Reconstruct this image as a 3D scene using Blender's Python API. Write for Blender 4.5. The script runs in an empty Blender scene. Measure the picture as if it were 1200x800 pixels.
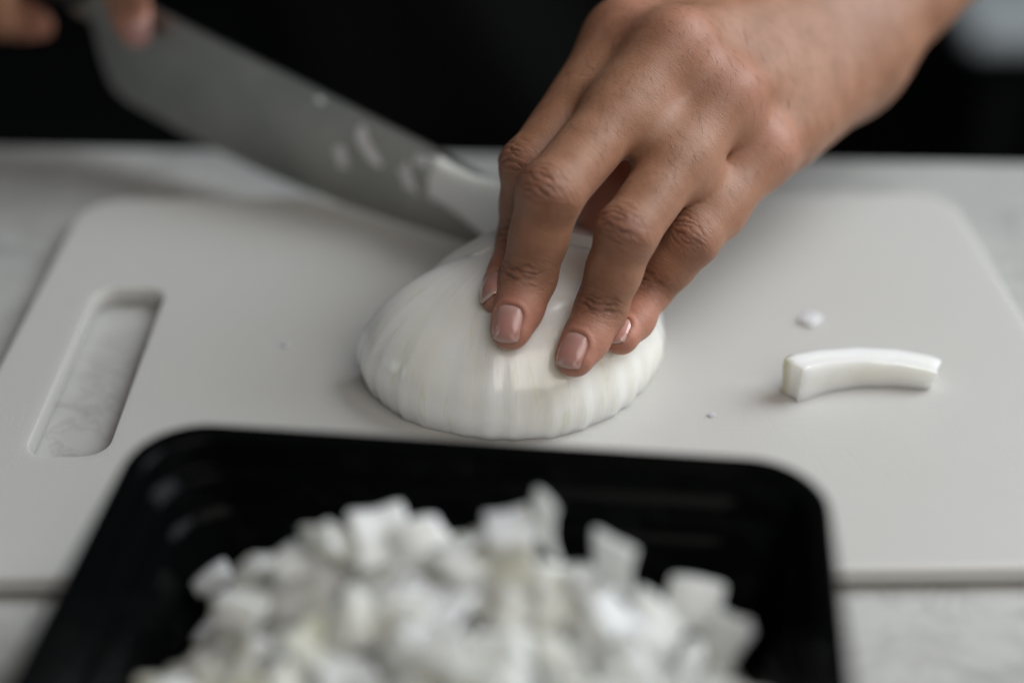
import bpy, bmesh, math, random
import numpy as np
from mathutils import Vector, Matrix
R_ = math.radians
random.seed(7); rng = np.random.default_rng(7)

# ------------------------------------------------------------------ camera
sc = bpy.context.scene
col = sc.collection
FPX = 50/36*1200; PIT = R_(33); CAM = np.array([0, 0, .261])
AF = np.array([0, math.cos(PIT), -math.sin(PIT)]); AU = np.array([0, math.sin(PIT), math.cos(PIT)]); AR = np.array([1., 0, 0])
cd = bpy.data.cameras.new('camera'); cam = bpy.data.objects.new('camera', cd); col.objects.link(cam)
cam.location = CAM; cam.rotation_euler = (math.pi/2-PIT, 0, 0)
cd.lens = 50; cd.sensor_width = 36; cd.clip_start = .01; cd.clip_end = 50
cd.dof.use_dof = True; cd.dof.focus_distance = .412; cd.dof.aperture_fstop = 2.3; cd.dof.aperture_blades = 0
sc.camera = cam

# ------------------------------------------------------------------ light
w = bpy.data.worlds.new('World'); sc.world = w; w.use_nodes = True
w.node_tree.nodes['Background'].inputs[0].default_value = (.80, .90, 1.0, 1)
w.node_tree.nodes['Background'].inputs[1].default_value = .04

def area(name, loc, target, sx, sy, power, color):
    l = bpy.data.lights.new(name, 'AREA'); l.shape = 'RECTANGLE'; l.size = sx; l.size_y = sy
    l.energy = power; l.color = color
    o = bpy.data.objects.new(name, l); col.objects.link(o); o.location = loc
    o.rotation_euler = (Vector(target)-Vector(loc)).to_track_quat('-Z', 'Y').to_euler()
    return o
area('window_light', (1.0, .66, .95), (0, .38, .03), .8, 1.1, 21, (.90, .96, 1.0))
area('front_window_light', (.32, -.30, .82), (0, .34, 0), .8, .7, 5.0, (1.0, .935, .865))
area('side_window_light', (-1.2, .20, .27), (0, .38, .02), .3, .3, .40, (.85, .95, 1.0))
sc.view_settings.view_transform = 'Standard'; sc.view_settings.look = 'None'
sc.view_settings.exposure = 0; sc.view_settings.gamma = 1; sc.view_settings.use_curve_mapping = False
sc.render.engine = 'CYCLES'

# ------------------------------------------------------------------ helpers
def at(u, v, d):
    """point seen at photo pixel (u, v), d metres along the lens axis"""
    return CAM + (u-600)/FPX*d*AR - (v-400)/FPX*d*AU + d*AF
def onz(u, v, z):
    k = (u-600)/FPX*AR - (v-400)/FPX*AU + AF
    return CAM + k*(z-CAM[2])/k[2]

def tag(o, label=None, cat=None, group=None, kind=None):
    if label: o['label'] = label
    if cat: o['category'] = cat
    if group: o['group'] = group
    if kind: o['kind'] = kind
    return o
def empty(name, loc=(0, 0, 0), rz=0):
    o = bpy.data.objects.new(name, None); col.objects.link(o)
    o.location = loc; o.rotation_euler = (0, 0, rz); o.empty_display_size = .02
    return o
def link_mesh(name, me, mat, parent=None, smooth=True):
    o = bpy.data.objects.new(name, me); col.objects.link(o)
    if mat and not me.materials: me.materials.append(mat)
    if smooth: me.polygons.foreach_set('use_smooth', np.ones(len(me.polygons), bool))
    if parent is not None:
        o.parent = parent
    return o
def from_bm(name, bm, mat, parent=None, smooth=True):
    bmesh.ops.recalc_face_normals(bm, faces=bm.faces)
    me = bpy.data.meshes.new(name); bm.to_mesh(me); bm.free()
    return link_mesh(name, me, mat, parent, smooth)
def mesh_data(name, verts, faces):
    me = bpy.data.meshes.new(name); me.from_pydata([tuple(v) for v in verts], [], [tuple(f) for f in faces]); me.update()
    return me
def box_bm(x0, x1, y0, y1, z0, z1, bev=0, seg=2):
    bm = bmesh.new()
    vs = [bm.verts.new((x, y, z)) for z in (z0, z1) for y in (y0, y1) for x in (x0, x1)]
    for f in ((0, 2, 3, 1), (4, 5, 7, 6), (0, 1, 5, 4), (2, 6, 7, 3), (0, 4, 6, 2), (1, 3, 7, 5)):
        bm.faces.new([vs[i] for i in f])
    if bev: bmesh.ops.bevel(bm, geom=bm.edges[:], offset=bev, segments=seg, profile=.5, affect='EDGES')
    return bm
def vertex_attr(me, name, arr, kind='FLOAT'):
    a = me.attributes.new(name, kind, 'POINT')
    a.data.foreach_set('value' if kind == 'FLOAT' else 'vector', np.ascontiguousarray(arr, dtype=np.float32).ravel())

# ------------------------------------------------------------------ node helpers
class NT:
    def __init__(s, name):
        s.m = bpy.data.materials.new(name); s.m.use_nodes = True
        s.t = s.m.node_tree; s.b = s.t.nodes['Principled BSDF']
    def n(s, typ, **kw):
        x = s.t.nodes.new(typ)
        for k, v in kw.items(): setattr(x, k, v)
        return x
    def put(s, sock, val):
        if hasattr(val, 'is_linked') or isinstance(val, bpy.types.NodeSocket): s.t.links.new(val, sock)
        else: sock.default_value = val
    def set(s, **kw):
        for k, v in kw.items(): s.put(s.b.inputs[k.replace('_', ' ')], v)
    def noise(s, vec=None, scale=5, detail=3, rough=.5, dist=0):
        x = s.n('ShaderNodeTexNoise'); x.inputs['Scale'].default_value = scale
        x.inputs['Detail'].default_value = detail; x.inputs['Roughness'].default_value = rough; x.inputs['Distortion'].default_value = dist
        if vec is not None: s.put(x.inputs['Vector'], vec)
        return x.outputs['Fac']
    def voro(s, vec=None, scale=5, feature='F1'):
        x = s.n('ShaderNodeTexVoronoi', feature=feature); x.inputs['Scale'].default_value = scale
        if vec is not None: s.put(x.inputs['Vector'], vec)
        return x.outputs['Distance']
    def ramp(s, fac, stops):
        x = s.n('ShaderNodeValToRGB'); e = x.color_ramp.elements
        while len(e) < len(stops): e.new(.5)
        for el, (p, c) in zip(e, stops):
            el.position = p; el.color = c if len(c) == 4 else (*c, 1)
        s.put(x.inputs[0], fac); return x.outputs[0]
    def mix(s, fac, a, b, blend='MIX'):
        x = s.n('ShaderNodeMix', data_type='RGBA', blend_type=blend)
        s.put(x.inputs[0], fac); s.put(x.inputs[6], a if not isinstance(a, tuple) else (*a[:3], 1)); s.put(x.inputs[7], b if not isinstance(b, tuple) else (*b[:3], 1))
        return x.outputs[2]
    def math(s, op, a, b=0.):
        x = s.n('ShaderNodeMath', operation=op); s.put(x.inputs[0], a); s.put(x.inputs[1], b); return x.outputs[0]
    def attr(s, name, out='Fac'):
        x = s.n('ShaderNodeAttribute', attribute_name=name); return x.outputs[out]
    def obj(s): return s.n('ShaderNodeTexCoord').outputs['Object']
    def mapping(s, vec, scale=(1, 1, 1)):
        x = s.n('ShaderNodeMapping'); s.put(x.inputs[0], vec); x.inputs['Scale'].default_value = scale; return x.outputs[0]
    def bump(s, h, strength=.3, dist=.001, prev=None):
        x = s.n('ShaderNodeBump'); x.inputs['Strength'].default_value = strength; x.inputs['Distance'].default_value = dist
        s.put(x.inputs['Height'], h)
        if prev is not None: s.put(x.inputs['Normal'], prev)
        return x.outputs[0]

# ------------------------------------------------------------------ materials
def m_counter():
    k = NT('counter_stone'); o = k.obj()
    a = k.noise(o, 34, 6, .62, .8); b = k.noise(o, 120, 4, .6)
    c = k.ramp(a, [(.28, (.37, .37, .36)), (.45, (.49, .488, .475)), (.7, (.525, .522, .505))])
    v = k.ramp(k.noise(o, 22, 5, .7, 1.6), [(.47, (0, 0, 0)), (.5, (1, 1, 1)), (.53, (0, 0, 0))])
    c = k.mix(k.math('MULTIPLY', v, .30), c, (.25, .25, .235))
    c = k.mix(k.math('MULTIPLY', k.ramp(b, [(.55, (0, 0, 0)), (.7, (1, 1, 1))]), .25), c, (.30, .30, .28))
    k.set(Base_Color=c, Roughness=.30, Specular_IOR_Level=.5)
    return k.m
def m_board():
    k = NT('white_board_plastic'); o = k.obj()
    st = k.ramp(k.noise(o, 26, 4, .6), [(.45, (0, 0, 0)), (.75, (1, 1, 1))])
    c = k.mix(k.math('MULTIPLY', st, .25), (.555, .547, .528), (.53, .517, .487))
    s1 = k.voro(k.mapping(o, (1, 26, 1)), 26, 'DISTANCE_TO_EDGE'); s2 = k.voro(k.mapping(o, (30, 1.5, 1)), 22, 'DISTANCE_TO_EDGE')
    sc1 = k.ramp(s1, [(0, (0, 0, 0)), (.05, (1, 1, 1))]); sc2 = k.ramp(s2, [(0, (0, 0, 0)), (.04, (1, 1, 1))])
    bm = k.bump(k.math('MULTIPLY', sc1, sc2), .22, .0002); bm = k.bump(k.noise(o, 900, 2), .12, .0003, bm)
    k.set(Base_Color=c, Roughness=.42, Normal=bm, Subsurface_Weight=.5, Subsurface_Radius=(.010, .010, .010), Subsurface_Scale=1.0)
    return k.m
def m_tray():
    k = NT('black_tray_plastic'); o = k.obj()
    k.set(Base_Color=(.0022, .0024, .0026, 1), Roughness=.09, Specular_IOR_Level=.035, Normal=k.bump(k.noise(o, 300, 2), .05, .0003))
    return k.m
def m_steel():
    k = NT('brushed_steel'); o = k.obj()
    br = k.noise(k.mapping(o, (14, 14, 700)), 3, 3); sm = k.noise(o, 40, 4, .6)
    c = k.mix(k.ramp(sm, [(.4, (0, 0, 0)), (.7, (1, 1, 1))]), (.37, .37, .35), (.31, .32, .305))
    r = k.math('ADD', k.math('MULTIPLY', sm, .18), .34)
    k.set(Base_Color=c, Metallic=1.0, Roughness=r, Normal=k.bump(br, .12, .0002))
    return k.m
def m_black(name, rough=.45, c=(.012, .012, .013)):
    k = NT(name); k.set(Base_Color=(*c, 1), Roughness=rough); return k.m
def m_cloth(name, c):
    k = NT(name); o = k.obj()
    k.set(Base_Color=k.mix(k.noise(o, 12, 3), c, tuple(x*1.5 for x in c)), Roughness=.9, Specular_IOR_Level=.15, Normal=k.bump(k.noise(o, 500, 2), .3, .0006))
    return k.m
def m_onion():
    k = NT('onion_flesh'); o = k.obj(); uv = k.attr('fibre', 'Vector')
    fib = k.noise(uv, 1.6, 3, .5, .3); fine = k.noise(uv, 9, 3, .6)
    c = k.mix(k.ramp(fib, [(.30, (0, 0, 0)), (.70, (1, 1, 1))]), (.915, .91, .865), (.945, .94, .905))
    gr = k.ramp(k.noise(uv, 3.1, 2, .5, .2), [(.64, (0, 0, 0)), (.69, (1, 1, 1)), (.73, (.3, .3, .3))])
    c = k.mix(k.math('MULTIPLY', gr, .30), c, (.68, .68, .42)); c = k.mix(k.math('MULTIPLY', k.attr('skin'), .6), c, (.34, .32, .12))
    big = k.ramp(k.noise(o, 30, 2), [(.45, (0, 0, 0)), (.75, (1, 1, 1))])
    c = k.mix(k.math('MULTIPLY', big, .30), c, (.80, .76, .58))
    bm = k.bump(k.math('ADD', fib, k.math('MULTIPLY', fine, .3)), .30, .0008)
    k.set(Base_Color=c, Roughness=.30, Subsurface_Weight=.65, Subsurface_Radius=(.010, .0095, .007), Subsurface_Scale=1.0,
          Specular_IOR_Level=.45, Normal=bm, Coat_Weight=.8, Coat_Roughness=.13)
    return k.m
def m_dice():
    k = NT('diced_onion_flesh'); o = k.obj()
    rnd = k.n('ShaderNodeObjectInfo').outputs['Random']
    c = k.ramp(rnd, [(0, (.82, .83, .79)), (.45, (.88, .89, .87)), (.85, (.85, .85, .79)), (1, (.76, .74, .56))])
    n = k.noise(o, 140, 3, .6)
    c = k.mix(k.math('MULTIPLY', k.ramp(n, [(.5, (0, 0, 0)), (.7, (1, 1, 1))]), .25), c, (.72, .70, .50))
    skin = k.attr('skin')
    c = k.mix(k.math('MULTIPLY', skin, k.math('MULTIPLY', rnd, .40)), c, (.50, .47, .25))
    k.set(Base_Color=c, Roughness=.28, Transmission_Weight=.12, IOR=1.36, Subsurface_Weight=.8, Subsurface_Radius=(.012, .0118, .010), Subsurface_Scale=1.0,
          Normal=k.bump(k.noise(o, 420, 3), .25, .0005), Coat_Weight=.2, Coat_Roughness=.15)
    return k.m
def m_skin():
    k = NT('skin'); o = k.obj()
    fc = k.attr('finger_coord', 'Vector'); wr = k.attr('wrinkle'); red = k.attr('redness'); pal = k.attr('palm_side'); dark = k.attr('knuckle_tan')
    mot = k.noise(o, 70, 4, .6); mot2 = k.noise(o, 260, 3, .6)
    c = k.mix(k.ramp(mot, [(.33, (0, 0, 0)), (.70, (1, 1, 1))]), (.275, .127, .070), (.385, .197, .122))
    c = k.mix(k.math('MULTIPLY', k.ramp(mot2, [(.5, (0, 0, 0)), (.72, (1, 1, 1))]), .30), c, (.42, .20, .135))
    c = k.mix(k.math('MULTIPLY', red, .75), c, (.52, .225, .165))
    c = k.mix(k.math('MULTIPLY', dark, .55), c, (.27, .125, .075))
    c = k.mix(k.math('MULTIPLY', pal, .6), c, (.55, .27, .20))
    # fine transverse folds over the joints, stretched across the finger
    f1 = k.noise(k.mapping(fc, (1, .16, 1)), .62, 3, .55, .5)
    f1 = k.ramp(f1, [(.40, (0, 0, 0)), (.49, (1, 1, 1)), (.58, (0, 0, 0))])
    fold = k.math('MULTIPLY', f1, wr)
    c = k.mix(k.math('MULTIPLY', fold, .28), c, (.20, .09, .055))
    cre = k.attr('crease'); c = k.mix(k.math('MULTIPLY', cre, .8), c, (.12, .045, .026))
    cells = k.voro(o, 1500, 'DISTANCE_TO_EDGE'); cells2 = k.noise(k.mapping(o, (1, 1, 1)), 900, 3)
    grain = k.math('ADD', k.ramp(cells, [(0, (0, 0, 0)), (.25, (1, 1, 1))]), k.math('MULTIPLY', cells2, .8))
    b = k.bump(grain, .20, .00022); b = k.bump(k.voro(k.mapping(o, (1, 1, 1)), 620, 'DISTANCE_TO_EDGE'), .16, .0003, b)
    b = k.bump(k.math('SUBTRACT', 1.0, fold), .40, .00045, b)
    b = k.bump(k.noise(o, 200, 4, .6), .18, .0006, b)
    k.set(Base_Color=c, Roughness=k.math('ADD', .44, k.math('MULTIPLY', mot2, .14)), Specular_IOR_Level=.45, Normal=b,
          Subsurface_Weight=.30, Subsurface_Radius=(.0042, .0016, .0009), Subsurface_Scale=1.0)
    return k.m
def m_nail():
    k = NT('fingernail'); g = k.attr('nail_long'); o = k.obj()
    c = k.ramp(g, [(0, (.60, .38, .345)), (.25, (.54, .285, .25)), (.70, (.52, .25, .215)), (.92, (.48, .28, .24)), (1, (.55, .40, .35))])
    k.set(Base_Color=c, Roughness=.30, Subsurface_Weight=.3, Subsurface_Radius=(.002, .001, .0008), Subsurface_Scale=1.0, Specular_IOR_Level=.5,
          Coat_Weight=.7, Coat_Roughness=.18, Normal=k.bump(k.noise(o, 300, 2), .08, .0003))
    return k.m
M = dict(counter=m_counter(), board=m_board(), tray=m_tray(), steel=m_steel(), onion=m_onion(), dice=m_dice(), skin=m_skin(), nail=m_nail(),
         handle=m_black('black_handle', .5, (.005, .005, .005)), shirt=m_cloth('black_cloth', (.006, .0065, .007)), hair=m_black('hair', .5, (.02, .011, .008)), trouser=m_cloth('dark_trouser_cloth', (.008, .008, .009)),
         floor=m_black('dark_floor', .6, (.008, .008, .008)), wall=m_black('dark_wall', .9, (.02, .021, .022)), pale=m_black('pale_laminate', .5, (.62, .66, .68)))

# ------------------------------------------------------------------ setting
o = from_bm('countertop', box_bm(-.9, .9, -.16, .540, -.035, .004, .003, 2), M['counter']); tag(o, kind='structure')
o.rotation_euler = (0, 0, R_(-2.2))
tag(from_bm('floor', box_bm(-3, 3, -1.5, 3.6, -.95, -.90), M['floor'], smooth=False), kind='structure')
tag(from_bm('wall', box_bm(-3, 3, 3.6, 3.7, -.90, 1.7), M['wall'], smooth=False), kind='structure')
t = empty('low_table', (.955, 1.98, -.87)); tag(t, 'pale low table out of focus in the dark behind the left forearm', 'table')
from_bm('tabletop', box_bm(-.40, .40, -.34, .34, .48, .52, .015, 4), M['pale'], t)
for sx in (-1, 1):
    for sy in (-1, 1):
        from_bm('leg', box_bm(sx*.33-.02, sx*.33+.02, sy*.28-.02, sy*.28+.02, -.03, .48), M['handle'], t, False)
t = empty('kitchen_base_cabinet', (0, .2, -.90)); tag(t, 'dark base cabinet that carries the pale countertop', 'cabinet')
from_bm('carcass', box_bm(-.85, .85, -.32, .30, .08, .863), M['handle'], t, False)
from_bm('plinth', box_bm(-.82, .82, -.29, .27, 0, .079), M['handle'], t, False)

# ------------------------------------------------------------------ cutting board
BZ = .011
def rrect(cx, cy, hx, hy, r, n=10):
    pts = []
    for (sx, sy, a0) in ((1, 1, 0), (-1, 1, 90), (-1, -1, 180), (1, -1, 270)):
        for i in range(n+1):
            a = R_(a0+90*i/n); pts.append((cx+sx*(hx-r)+r*math.cos(a), cy+sy*(hy-r)+r*math.sin(a)))
    return pts
def board():
    H = BZ-.0042
    bm = bmesh.new(); n = 10; hx, hy = .1665, .1068
    def ring(pts, z): return [bm.verts.new((x, y, z)) for x, y in pts]
    def outer(off, z): return ring(rrect(0, 0, hx-off, hy-off, .017-off*.5, n), z)
    def inner(off, z): return ring(rrect(-.1335, -.0085, .0118+off, .0470+off, .0075+off*.5, n), z)
    b = .0022; seq_o, seq_i = [], []
    prof = [(b, 0), (b*.3, b*.3), (0, b), (0, H-b), (b*.12, H-b*.6), (b*.35, H-b*.3), (b*.65, H-b*.08), (b, H)]
    for off, z in prof: seq_o.append(outer(off, z)); seq_i.append(inner(off*.2, z))
    L = len(seq_o[0])
    for S, flip in ((seq_o, False), (seq_i, True)):
        for a, c in zip(S[:-1], S[1:]):
            for i in range(L):
                j = (i+1) % L; bm.faces.new((a[i], a[j], c[j], c[i]))
    for S in (0, -1):
        es = []
        for rg in (seq_o[S], seq_i[S]):
            for i in range(L):
                es.append(bm.edges.get((rg[i], rg[(i+1) % L])))
        bmesh.ops.triangle_fill(bm, edges=es, use_beauty=True, use_dissolve=False)
    return bm
ob = from_bm('cutting_board', board(), M['board']); ob.location = (.0040, .3822, .0042); ob.rotation_euler = (0, 0, R_(.9))
for p in ob.data.polygons:
    if abs(p.normal.z) > .999: p.use_smooth = False
tag(ob, 'white plastic cutting board with rounded corners and a handle slot', 'cutting board')

# ------------------------------------------------------------------ onion half with meridian fibres
OC = np.array([-.0008, .3772, BZ])
PROF = [(0, .0462), (.003, .0478), (.008, .0486), (.014, .0474), (.020, .0436), (.026, .0378), (.0315, .0295), (.0355, .0195), (.0375, .0105), (.0381, 0)]
def spin_profile(n):
    z = np.array([p[0] for p in PROF]); r = np.array([p[1] for p in PROF])
    s = np.r_[0, np.cumsum(np.hypot(np.diff(z), np.diff(r)))]; q = np.linspace(0, s[-1], n)
    for _ in range(1): zz, rr = np.interp(q, s, z), np.interp(q, s, r)
    k = np.ones(7)/7
    pz = np.convolve(np.pad(zz, 3, mode='reflect', reflect_type='odd'), k, 'valid'); pr = np.convolve(np.pad(rr, 3, mode='reflect', reflect_type='odd'), k, 'valid')
    pz[0], pr[0] = z[0], r[0]; pr[-1] = 0
    return pz, pr
def dome_bm(scale=1.0, nl=64, nz=40, seed=0, zs=1.0):
    pz, pr = spin_profile(nz); pz = pz*zs/scale; bm = bmesh.new(); lay = bm.verts.layers.float_vector.new('fibre')
    g = np.random.default_rng(seed); ph = g.uniform(0, 6.28, 5)
    rows = []
    for j in range(nz-1):
        row = []
        for i in range(nl):
            a = 2*math.pi*i/nl
            t = j/nz; lob = 1+.012*math.sin(2*a+ph[0])+.008*math.sin(5*a+ph[1])+.005*math.sin(13*a+ph[2])+(.0048*math.sin(31*a+ph[3]+math.sin(3*a))+.0044*math.sin(47*a+ph[4]+2*math.sin(5*a)))*max(0, 1-1.7*t)
            r = pr[j]*scale
            r *= lob
            # the pole leans to the back, under the hand
            x = r*math.cos(a); y = r*math.sin(a)*.985+t*t*.004
            v = bm.verts.new((x, y, pz[j]*scale)); v[lay] = (math.cos(a)*6, math.sin(a)*6, t*1.1); row.append(v)
        rows.append(row)
    top = bm.verts.new((0, .004, pz[-1]*scale)); top[lay] = (0, 0, 1.1)
    for a, b in zip(rows[:-1], rows[1:]):
        for i in range(nl): bm.faces.new((a[i], a[(i+1) % nl], b[(i+1) % nl], b[i]))
    for i in range(nl): bm.faces.new((rows[-1][i], rows[-1][(i+1) % nl], top))
    bm.faces.new(rows[0][::-1])
    return bm
def cut(bm, co, no):
    """keep the side the normal points away from, closed with a flat face"""
    r = bmesh.ops.bisect_plane(bm, geom=bm.verts[:]+bm.edges[:]+bm.faces[:], plane_co=co, plane_no=no, clear_outer=True)
    es = [e for e in r['geom_cut'] if isinstance(e, bmesh.types.BMEdge)]
    bmesh.ops.holes_fill(bm, edges=es, sides=0)
def sharp(o, ang=40):
    me = o.data
    me.set_sharp_from_angle(angle=R_(ang))
CN = np.array([-.30, .954, 0.]); 
def onion():
    bm = dome_bm(1.0, 224, 48, 3); cut(bm, tuple(CN*.003), tuple(CN))
    o = from_bm('onion_half', bm, M['onion']); sharp(o); o.location = OC
    tag(o, 'large peeled white onion half lying cut face down under the fingertips', 'onion')
    for i, (a, b, dx, dz, rx, lab) in enumerate((
            (.0036, .0130, .0075, 1.08, .86, 'thick onion slice standing upright against the back of the onion half'),
            (.0140, .0200, .0100, .92, .80, 'thin outer onion slice at the very back of the cut onion, next to the blade'))):
        bm = dome_bm(rx, 224, 48, 3, dz)
        cut(bm, tuple(CN*b), tuple(CN)); cut(bm, tuple(CN*a), tuple(-CN))
        s = from_bm('onion_slice', bm, M['onion']); sharp(s); s.location = OC+np.array([dx, .0004+i*.0006, .0002]); 
        tag(s, lab, 'onion slice', 'slices cut from the onion half')
onion()

# ------------------------------------------------------------------ signed distance modelling of the body
def nrm(v): v = np.asarray(v, float); return v/np.linalg.norm(v)
def smin(a, b, k):
    h = np.maximum(k-np.abs(a-b), 0)/k
    return np.minimum(a, b)-h*h*k*.25
def rcone(p, a, b, r1, r2):
    ba = b-a; l2 = ba@ba; rr = r1-r2; a2 = l2-rr*rr; il2 = 1/l2
    pa = p-a; y = pa@ba; z = y-l2
    x = pa*l2-np.outer(y, ba); x2 = (x*x).sum(1); y2 = y*y*l2; z2 = z*z*l2
    k = np.sign(rr)*rr*rr*x2
    d = (np.sqrt(x2*a2*il2)+y*rr)*il2-r1
    d = np.where(np.sign(z)*a2*z2 > k, np.sqrt(x2+z2)*il2-r2, d)
    d = np.where(np.sign(y)*a2*y2 < k, np.sqrt(x2+y2)*il2-r1, d)
    return d
def flat_cone(p, a, b, r1, r2, n, sq):
    """round cone squashed to 1/sq along n"""
    n = nrm(n); q = p+np.outer((p-a)@n*(sq-1), n); bb = b+n*((b-a)@n*(sq-1))
    return rcone(q, a, bb, r1, r2)/(.5+.5*sq)
def sphere(p, c, r): return np.linalg.norm(p-c, axis=1)-r

def surface_net(fn, lo, hi, h, band=None):
    lo = np.array(lo, float); C4 = 4
    nb = np.ceil((np.array(hi)-lo)/(h*C4)).astype(int)
    n = nb*C4+1
    cx = [lo[i]+(np.arange(nb[i])*C4+C4/2)*h for i in range(3)]
    G = np.stack(np.meshgrid(*cx, indexing='ij'), -1).reshape(-1, 3)
    dc = np.concatenate([fn(g) for g in np.array_split(G, max(1, len(G)//60000))]).reshape(nb)
    D = np.full(n, 1., np.float32)
    sgn = np.repeat(np.repeat(np.repeat(np.sign(dc), C4, 0), C4, 1), C4, 2)
    D[:-1, :-1, :-1] = sgn
    act = np.argwhere(np.abs(dc) < h*C4*1.25)
    off = np.stack(np.meshgrid(*[np.arange(C4+1)]*3, indexing='ij'), -1).reshape(-1, 3)
    for ch in np.array_split(act, max(1, len(act)//1200)):
        idx = (ch[:, None, :]*C4+off[None]).reshape(-1, 3)
        D[idx[:, 0], idx[:, 1], idx[:, 2]] = fn(lo+idx*h)
    S = D < 0
    corners = [(i, j, k) for i in (0, 1) for j in (0, 1) for k in (0, 1)]
    sl = lambda A, c: A[c[0]:A.shape[0]-1+c[0], c[1]:A.shape[1]-1+c[1], c[2]:A.shape[2]-1+c[2]]
    cnt = sum(sl(S, c).astype(np.int8) for c in corners)
    cells = np.argwhere((cnt > 0) & (cnt < 8))
    vid = np.full(np.array(n)-1, -1, np.int64); vid[tuple(cells.T)] = np.arange(len(cells))
    acc = np.zeros((len(cells), 3)); m = np.zeros(len(cells))
    for c in corners:
        for ax in range(3):
            if c[ax] == 1: continue
            e = list(c); e[ax] = 1
            d0 = D[tuple((cells+np.array(c)).T)]; d1 = D[tuple((cells+np.array(e)).T)]
            x = (d0 < 0) != (d1 < 0); t = np.where(x, d0/np.where(x, d0-d1, 1), 0)
            pt = np.tile(np.array(c, float), (len(cells), 1)); pt[:, ax] = t
            acc[x] += pt[x]; m[x] += 1
    V = lo+(cells+acc/m[:, None])*h
    quads = []
    for ax in range(3):
        b, c = [(1, 2), (2, 0), (0, 1)][ax]
        s0 = [slice(None)]*3; s1 = [slice(None)]*3; s0[ax] = slice(0, -1); s1[ax] = slice(1, None)
        A, B = S[tuple(s0)], S[tuple(s1)]
        E = np.argwhere(A != B); E = E[(E[:, b] > 0) & (E[:, c] > 0) & (E[:, b] < n[b]-1) & (E[:, c] < n[c]-1)]
        ins = A[tuple(E.T)]
        q = []
        for db, dc_ in ((1, 1), (0, 1), (0, 0), (1, 0)):
            g = E.copy(); g[:, b] -= db; g[:, c] -= dc_; q.append(vid[tuple(g.T)])
        q = np.stack(q, 1); q[~ins] = q[~ins][:, ::-1]
        q = q[(q >= 0).all(1)]
        quads.append(q)
    return V, np.concatenate(quads)
def grad(fn, V, e=4e-4):
    g = np.empty_like(V)
    for ax in range(3):
        d = np.zeros(3); d[ax] = e; g[:, ax] = fn(V+d)-fn(V-d)
    return g/np.maximum(np.linalg.norm(g, axis=1), 1e-9)[:, None]

class Finger:
    """joints J0 (knuckle) .. J3 (tip ball centre) with radii; dors is the direction the nail faces"""
    def __init__(s, J, rad, dors, nail=(.0052, .0062), sq=1.10):
        s.J = [np.array(j, float) for j in J]; s.r = rad; s.sq = sq
        s.T = [nrm(s.J[i+1]-s.J[i]) for i in range(len(J)-1)]
        s.N = [nrm(np.array(dors, float)-t*(np.array(dors, float)@t)) for t in s.T]
        s.nail = nail
    def sdf(s, p):
        J, r, N, T = s.J, s.r, s.N, s.T; d = None; last = len(T)-1
        for i in range(len(T)):
            ra, rb = r[i]
            mid = J[i]*.5+J[i+1]*.5
            if i < last:
                # phalanx waisted between thicker joints
                rm = (ra+rb)/2*.97
                q = smin(flat_cone(p, J[i], mid, ra, rm, N[i], s.sq), flat_cone(p, mid, J[i+1], rm, rb, N[i], s.sq), .002)
            else:
                q = flat_cone(p, J[i], J[i+1], ra, rb, N[i], 1.16)
                pulp = J[i]*.42+J[i+1]*.58-N[i]*rb*.25
                q = smin(q, sphere(p, pulp, rb*1.02), .004)
            d = q if d is None else smin(d, q, .0022)
        for i in range(1, len(T)):   # bony back of each joint
            n = nrm(N[i-1]+N[i]); d = smin(d, sphere(p, J[i]+n*r[i][0]*.24, r[i][0]*.72), .003)
        return d
    def coord(s, p):
        """distance along the finger from the middle joint, across it, dorsal-ness, distance from the axis"""
        best = np.full(len(p), 1e9); along = np.zeros(len(p)); lat = np.zeros(len(p)); dor = np.zeros(len(p)); lens = [np.linalg.norm(s.J[i+1]-s.J[i]) for i in range(len(s.T))]
        base = -lens[0]
        for i, t in enumerate(s.T):
            v = p-s.J[i]; y = v@t; yc = np.clip(y, 0, lens[i]) if i < len(s.T)-1 else np.clip(y, 0, lens[i]+.02)
            if i == 0: yc = np.clip(y, -.01, lens[0])
            q = v-np.outer(yc, t); dd = np.linalg.norm(q, axis=1); m = dd < best
            S = np.cross(t, s.N[i])
            best[m] = dd[m]; along[m] = (base+yc)[m]; dor[m] = ((q@s.N[i])/np.maximum(dd, 1e-6))[m]
            lat[m] = (np.arctan2(q@S, q@s.N[i])*dd)[m]; base += lens[i]
        return along, lat, dor, best
    def arc(s, p, i):
        """distance along the back of the finger from the crest of joint i"""
        v = p-s.J[i]; d = np.maximum(np.linalg.norm(v, axis=1), 1e-6); a, b = v@s.T[i-1], v@s.T[i]
        th = math.acos(max(-1, min(1, s.T[i-1]@s.T[i])))
        if s.T[i]@s.N[i-1] > 0: return (a+b)/2
        q = np.minimum(d, .012)*th/2
        return np.where(a < 0, a-q, np.where(b > 0, b+q, d*(np.arcsin(np.clip(a/d, -1, 1))-th/2)))
    def nail_frame(s):
        i = len(s.T)-1; T = s.T[i]; N = s.N[i]; S = np.cross(T, N)
        c = s.J[-1]+T*(s.r[i][1]*.88-s.nail[1])
        return c, T, N, S

def nail_sd(S_, T_, hw, hl, r):
    qx = np.abs(S_)-(hw-r); qy = np.abs(T_)-(hl-r)
    return np.hypot(np.maximum(qx, 0), np.maximum(qy, 0))+np.minimum(np.maximum(qx, qy), 0)-r

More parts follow.
